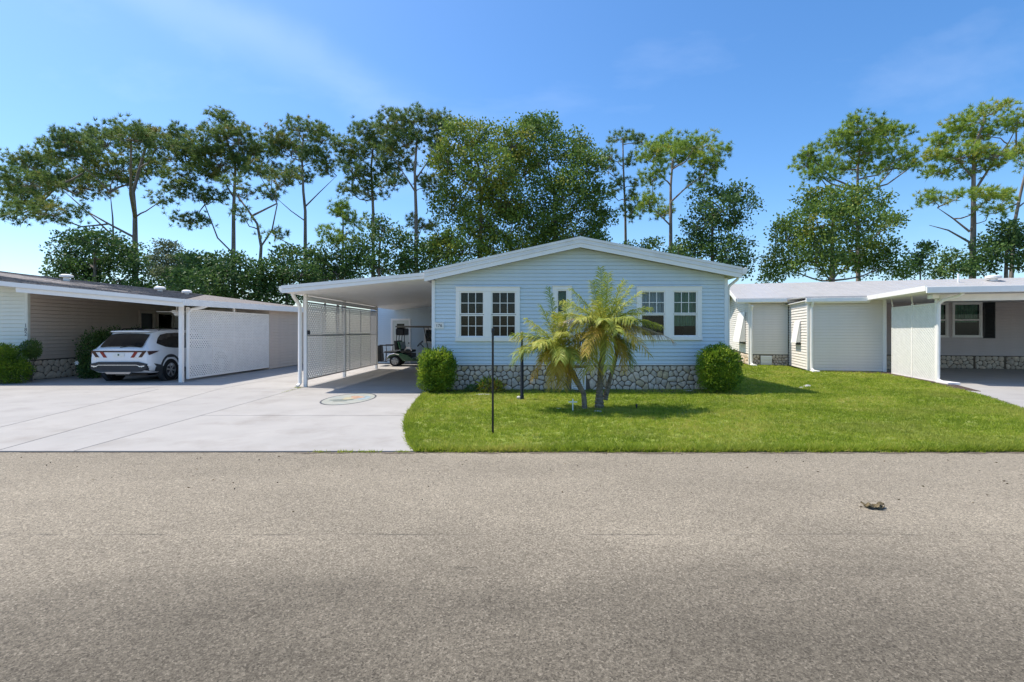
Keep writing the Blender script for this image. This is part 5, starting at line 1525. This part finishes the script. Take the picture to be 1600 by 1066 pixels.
tree('pine_tree', 'wide leaning pine with spreading crown at the far left', 42, [(212, 520), (211, 340), (208, 300), (222, 250), (232, 215)],
     [(60, 262, 45, 24), (35, 310, 38, 20), (110, 235, 40, 26), (130, 288, 45, 24), (165, 222, 38, 22), (205, 213, 32, 16), (245, 225, 28, 20), (180, 268, 42, 22), (230, 262, 30, 22), (80, 332, 42, 12), (20, 338, 22, 8), (250, 312, 12, 9), (45, 285, 40, 18)],
     limbs=[((206, 395), (178, 370), (130, 325), (90, 290)), ((208, 370), (170, 350), (135, 330), (112, 310)), ((178, 400), (176, 340), (172, 300))], r0=.36)
tree('pine_tree', 'tall bushy pine with pointed top, second from the left', 44, [(365, 520), (365, 330), (368, 260), (350, 205)],
     [(345, 188, 20, 14), (320, 222, 30, 20), (372, 218, 28, 20), (396, 235, 18, 18), (292, 248, 26, 26), (345, 252, 35, 20), (280, 288, 24, 20), (335, 308, 22, 12), (300, 345, 28, 9), (388, 262, 18, 10), (275, 215, 18, 20), (320, 270, 26, 12)],
     limbs=[((388, 420), (340, 372), (320, 320), (305, 280)), ((366, 310), (345, 275), (322, 245))], r0=.30)
tree('pine_tree', 'slender forked pine with bare curved limbs at left', 40, [(398, 520), (408, 385), (402, 350), (385, 325), (370, 305)],
     [(440, 285, 20, 11), (415, 300, 20, 9), (382, 300, 14, 10), (428, 365, 18, 6), (380, 335, 14, 6), (455, 272, 14, 9), (400, 262, 20, 10), (362, 285, 14, 9)],
     limbs=[((408, 385), (425, 360), (433, 320), (430, 300), (450, 278)), ((433, 318), (418, 295), (402, 268))], r0=.24, dens=.8)
tree('pine_tree', 'pine with straight bare trunk and airy round crown', 46, [(477, 520), (477, 330), (474, 300), (472, 250), (474, 210)],
     [(470, 200, 34, 12), (430, 218, 22, 18), (505, 215, 20, 18), (455, 238, 30, 18), (490, 248, 24, 18), (425, 268, 18, 13), (510, 262, 14, 14), (465, 275, 24, 10), (418, 240, 14, 14)],
     limbs=[((476, 345), (455, 330), (430, 308)), ((478, 322), (500, 300), (526, 275)), ((476, 400), (450, 380), (420, 365))], r0=.27, dens=.85)
tree('pine_tree', 'dark trunked pine with layered crown left of the tallest pine', 43, [(583, 520), (583, 330), (580, 260), (585, 210)],
     [(578, 203, 26, 13), (550, 233, 24, 17), (592, 232, 24, 17), (555, 272, 25, 14), (606, 268, 18, 16), (582, 298, 20, 11), (545, 296, 20, 8), (540, 250, 14, 12)], r0=.25)
tree('pine_tree', 'tallest pine standing just left of the broad oak', 40, [(651, 520), (650, 330), (648, 270), (652, 210)],
     [(615, 194, 28, 15), (650, 186, 30, 12), (686, 194, 22, 15), (635, 222, 30, 17), (680, 224, 22, 17), (608, 238, 20, 12), (616, 288, 16, 10), (672, 288, 22, 13), (660, 350, 24, 10), (640, 255, 16, 10), (690, 255, 16, 12)],
     limbs=[((649, 300), (630, 270), (612, 240)), ((650, 280), (670, 250), (685, 215))], r0=.28)
tree('pine_tree', 'small thin pine rising above the carport roof', 38, [(536, 520), (536, 340), (534, 322)],
     [(528, 335, 15, 8), (548, 340, 15, 7), (512, 362, 17, 6), (520, 378, 20, 7), (557, 350, 13, 6), (545, 372, 17, 6), (534, 322, 8, 6)], r0=.14, dens=1.0, mat='pinelight', tint=(.25, .2))
GO = 'broad oaks behind the blue house'
tree('oak_tree', 'broad oak with yellow green crown behind the blue house roof', 38, [(748, 520), (750, 380), (752, 300)],
     [(740, 215, 45, 26), (700, 250, 30, 32), (705, 320, 34, 32), (760, 270, 45, 38), (800, 222, 36, 28), (760, 340, 48, 38), (720, 388, 48, 32), (690, 390, 22, 28), (790, 310, 36, 36), (785, 392, 48, 30), (715, 205, 22, 16)],
     'oak', 'oakleaf', (.52, .24), .42, group=GO)
tree('oak_tree', 'dense dark green oak right behind the roof ridge', 40, [(868, 520), (868, 380), (866, 300)],
     [(828, 200, 22, 16), (850, 205, 38, 24), (890, 235, 38, 28), (915, 260, 28, 26), (820, 262, 44, 38), (880, 300, 45, 38), (930, 312, 28, 26), (944, 342, 16, 18), (830, 345, 52, 38), (900, 365, 48, 32), (860, 395, 50, 25), (928, 385, 26, 20)],
     'oak', 'oakleaf', (.30, .22), .45, group=GO)
tree('pine_tree', 'thin sparse pine just right of the dense oak', 44, [(980, 520), (977, 330), (974, 260), (973, 215)],
     [(970, 216, 20, 8), (996, 221, 13, 8), (950, 245, 15, 9), (985, 253, 13, 8), (955, 300, 12, 7), (987, 330, 18, 12), (965, 285, 10, 6), (992, 290, 13, 6), (945, 263, 12, 6), (985, 310, 12, 7)], r0=.20, dens=.85)
tree('pine_tree', 'flat topped pine above the right slope of the blue roof', 40, [(1048, 520), (1048, 350), (1048, 290), (1052, 240)],
     [(1045, 224, 34, 11), (1085, 227, 34, 11), (1124, 237, 17, 9), (1020, 248, 22, 16), (1065, 248, 34, 14), (1020, 278, 19, 10), (1096, 280, 22, 10), (1120, 260, 15, 8), (1015, 320, 20, 13), (1038, 333, 18, 8), (1100, 255, 20, 9)],
     limbs=[((1049, 315), (1070, 295), (1100, 272), (1125, 250)), ((1047, 352), (1030, 335), (1012, 318))], mat='pinelight', tint=(.35, .22), r0=.27)
GC = 'dark evergreens behind the houses'
tree('evergreen_tree', 'dark spreading evergreen right of the flat topped pine', 37, [(1115, 520), (1113, 400), (1113, 320)],
     [(1100, 310, 28, 18), (1145, 303, 28, 12), (1170, 318, 14, 12), (1150, 345, 30, 14), (1100, 350, 36, 24), (1085, 385, 38, 26), (1135, 392, 38, 28), (1158, 415, 18, 18), (1055, 402, 18, 14), (1130, 325, 26, 16)],
     'leafy', 'darkleaf', (.42, .24), .26, group=GC, dens=.85)
tree('evergreen_tree', 'small dark evergreen peeking over the roof below the sparse pine', 36, [(985, 520), (985, 420), (985, 390)], [(978, 395, 22, 14), (1018, 385, 14, 12), (1000, 410, 30, 14), (955, 410, 16, 12)], 'leafy', 'darkleaf', (.4, .24), .14, group=GC, dens=.7)
tree('pine_tree', 'round crowned pine above the white metal roof', 42, [(1342, 520), (1340, 330), (1340, 265), (1345, 220)],
     [(1345, 199, 34, 14), (1390, 214, 30, 16), (1310, 223, 22, 14), (1360, 234, 36, 14), (1410, 240, 16, 11), (1260, 255, 20, 14), (1282, 275, 22, 9), (1298, 255, 18, 10), (1340, 263, 34, 9), (1395, 262, 32, 7), (1426, 258, 15, 4), (1262, 240, 9, 7)],
     mat='pinelight', tint=(.3, .22), r0=.28, dens=1.1)
tree('evergreen_tree', 'large dark green evergreen below the round crowned pine', 37, [(1300, 520), (1300, 400), (1302, 320)],
     [(1260, 305, 16, 13), (1300, 312, 38, 22), (1345, 302, 24, 18), (1280, 345, 44, 28), (1340, 345, 44, 28), (1232, 365, 30, 26), (1382, 312, 16, 14), (1384, 350, 26, 18), (1222, 408, 30, 28), (1275, 398, 44, 36), (1340, 398, 48, 36), (1392, 402, 28, 28), (1205, 430, 16, 14)],
     'leafy', 'oakleaf', (.34, .24), .34, group=GC, dens=.85)
tree('pine_tree', 'bright green open pine at the right with thick bare trunk', 38, [(1517, 520), (1521, 350), (1521, 300), (1522, 230), (1540, 185)],
     [(1545, 177, 32, 10), (1502, 194, 24, 12), (1590, 190, 20, 12), (1466, 224, 24, 10), (1540, 209, 38, 12), (1450, 245, 15, 8), (1500, 244, 34, 12), (1562, 240, 28, 10), (1476, 269, 32, 7), (1532, 262, 22, 9), (1588, 238, 14, 8), (1460, 312, 20, 9), (1540, 310, 20, 14), (1495, 308, 11, 10), (1545, 332, 18, 6)],
     limbs=[((1522, 300), (1548, 260), (1575, 225), (1588, 200)), ((1515, 362), (1490, 342), (1465, 325)), ((1514, 378), (1482, 360), (1452, 352)), ((1522, 280), (1500, 255), (1480, 240))], mat='pinelight', tint=(.55, .22), r0=.34, dens=1.05)
tree('pine_tree', 'leaning pine at the far right, partly cut off', 43, [(1572, 520), (1586, 345), (1594, 305), (1606, 255), (1612, 220)],
     [(1592, 238, 20, 7), (1572, 310, 16, 7), (1622, 218, 28, 14), (1636, 250, 30, 14), (1640, 285, 26, 10)], limbs=[((1590, 318), (1570, 328), (1550, 330))], mat='pinelight', tint=(.45, .22), r0=.26)
tree('evergreen_tree', 'dense dark evergreen at the lower right corner of the trees', 36, [(1570, 520), (1572, 420), (1574, 360)],
     [(1577, 360, 24, 17), (1558, 393, 38, 26), (1602, 388, 32, 36), (1530, 415, 28, 14), (1640, 400, 30, 40)], 'leafy', 'darkleaf', (.45, .24), .24, group=GC)
tree('evergreen_tree', 'low dark evergreen beside the bare pine trunk at right', 35, [(1490, 520), (1490, 420)], [(1488, 405, 20, 12), (1500, 422, 30, 11), (1468, 425, 20, 10)], 'leafy', 'darkleaf', (.5, .24), .14, group=GC)
tree('evergreen_tree', 'thin sparse young tree left of the right bare pine', 38, [(1438, 520), (1438, 400)], [(1440, 402, 13, 9), (1430, 418, 18, 9), (1412, 425, 14, 8), (1448, 388, 7, 5)], 'leafy', 'darkleaf', (.5, .24), .10, group=GC, dens=.55)
tree('evergreen_tree', 'rounded dark evergreen above the left shingle roof', 35, [(150, 520), (148, 420), (148, 390)],
     [(110, 384, 26, 18), (150, 378, 34, 18), (190, 394, 28, 22), (95, 412, 16, 16), (150, 415, 50, 24), (212, 420, 18, 20), (120, 430, 38, 15), (160, 450, 60, 18), (220, 455, 30, 16)], 'leafy', 'darkleaf', (.32, .22), .22, group=GC, dens=1.1)
tree('pale_tree', 'hazy pale green tree right of the rounded dark evergreen', 48, [(262, 520), (262, 410)], [(262, 390, 22, 12), (250, 415, 26, 20), (285, 415, 22, 22), (268, 432, 36, 18), (268, 458, 40, 18)], 'leafy', 'paleleaf', (.4, .25), .2, group=GC)
tree('evergreen_tree', 'low dark evergreen mass left of the forked pine', 34, [(345, 520), (345, 430)], [(325, 412, 32, 15), (368, 420, 36, 20), (310, 435, 30, 16), (345, 440, 50, 20), (395, 440, 20, 14), (320, 465, 45, 18), (375, 465, 45, 18)], 'leafy', 'darkleaf', (.35, .22), .18, group=GC, dens=1.1)
tree('evergreen_tree', 'low dark evergreen mass under the straight bare trunk', 35, [(448, 520), (448, 420)], [(445, 400, 28, 15), (420, 425, 34, 19), (470, 425, 34, 20), (482, 397, 17, 11), (450, 445, 50, 18), (430, 468, 45, 18)], 'leafy', 'darkleaf', (.36, .22), .18, group=GC, dens=1.1)
tree('pale_tree', 'small pale green tree beside the small thin pine', 40, [(508, 520), (508, 430)], [(505, 418, 22, 14), (528, 428, 18, 12), (510, 440, 30, 14)], 'leafy', 'paleleaf', (.2, .2), .12, group=GC, dens=.8)
tree('evergreen_tree', 'dark evergreen below the layered pine, left of the oak', 36, [(592, 520), (592, 420), (594, 370)],
     [(600, 358, 26, 17), (570, 384, 28, 18), (624, 380, 18, 20), (590, 412, 42, 22), (556, 420, 18, 14), (640, 408, 16, 18)], 'leafy', 'darkleaf', (.42, .24), .22, group=GC, dens=.85)
tree('evergreen_tree', 'dark evergreen filling the gap left of the small thin pine', 37, [(528, 520), (528, 430)], [(500, 400, 20, 14), (530, 410, 26, 18), (555, 398, 18, 16), (515, 432, 40, 16)], 'leafy', 'darkleaf', (.40, .24), .16, group=GC, dens=.8)
tree('evergreen_tree', 'dark evergreen between the pale tree and the forked pine', 38, [(300, 520), (300, 430)], [(295, 410, 22, 16), (275, 432, 28, 14), (320, 425, 24, 16), (295, 455, 40, 18)], 'leafy', 'darkleaf', (.40, .24), .16, group=GC, dens=.8)
tree('evergreen_tree', 'dark evergreen below the trunk of the tallest pine', 37, [(655, 520), (655, 420)], [(650, 395, 24, 22), (672, 415, 24, 20), (635, 425, 22, 14)], 'leafy', 'darkleaf', (.42, .24), .16, group=GC, dens=.8)
tree('evergreen_tree', 'dark evergreen hiding the foot of the flat topped pine', 36, [(1050, 520), (1050, 420)], [(1030, 408, 26, 14), (1060, 395, 18, 14), (1075, 412, 24, 14)], 'leafy', 'darkleaf', (.42, .24), .16, group=GC, dens=.7)

# weeds and dirt where driveway, street and lawn meet
wx, wy_ = [], []
for (x0, x1, k_) in ((-2.9, -1.45, 260), (-1.4, 8.6, 900)):
    cl_ = rng.uniform(x0, x1, max(6, k_ // 22)); cc_ = np.repeat(cl_, 22)
    wx.append(cc_ + rng.normal(0, .05, len(cc_))); wy_.append(np.full(len(cc_), ROAD_Y - .005) + rng.normal(0, .018, len(cc_)))
wx.append(-6.44 + rng.normal(0, .05, 160)); wy_.append(14.42 + rng.normal(0, .06, 160))
wx.append(-6.30 + rng.normal(0, .012, 90)); wy_.append(rng.uniform(13.2, 14.4, 90))
wx, wy_ = np.concatenate(wx), np.concatenate(wy_); kk = len(wx)
wd = unit(np.stack([rng.normal(0, .9, kk), rng.normal(0, .9, kk), np.ones(kk)], 1))
tag(cloud_mesh('weeds', 'grass', None, needles(np.stack([wx, wy_, np.full(kk, .004)], 1), wd, rng.uniform(.02, .05, kk), rng.uniform(.008, .014, kk)), 3, rng.normal(.5, .25, kk)),
    'thin weeds growing in the joint between street and driveway', 'weeds', kind='stuff')
db = MB(); rd = random.Random(9); xx = -12.0; top_, bot_ = [], []
while xx < 8.6:
    top_.append((xx, ROAD_Y + .004, .0035)); bot_.append((xx, ROAD_Y - rd.uniform(.015, .09) * (1.3 if xx > -3 else .6), .0035)); xx += rd.uniform(.06, .16)
for i in range(len(top_) - 1): db.poly([bot_[i], bot_[i + 1], top_[i + 1], top_[i]])
tag(db.build('edge_dirt', pbr('edge_dirt', (.13, .105, .075), 1, .45, 22, .4, 60)), 'thin line of dirt along the edge of the street', kind='structure')

# loose grit, twigs and leaf scraps on the street
kk = 260
gx = rng.uniform(-9, 9, kk); gy = 6.72 - np.abs(rng.normal(0, 1.0, kk)); gy = np.clip(gy, 2.2, 6.7)
gd = unit(np.stack([rng.normal(0, 1, kk), rng.normal(0, 1, kk), rng.uniform(.0, .25, kk)], 1))
tag(cloud_mesh('leaf_scraps', 'scraps', None, leaves(np.stack([gx, gy, np.full(kk, .006)], 1), gd, rng.uniform(.012, .04, kk), rng.uniform(.008, .018, kk)), 4, rng.uniform(0, 1, kk)),
    'tiny dry leaf scraps scattered over the street', 'leaves', kind='stuff')
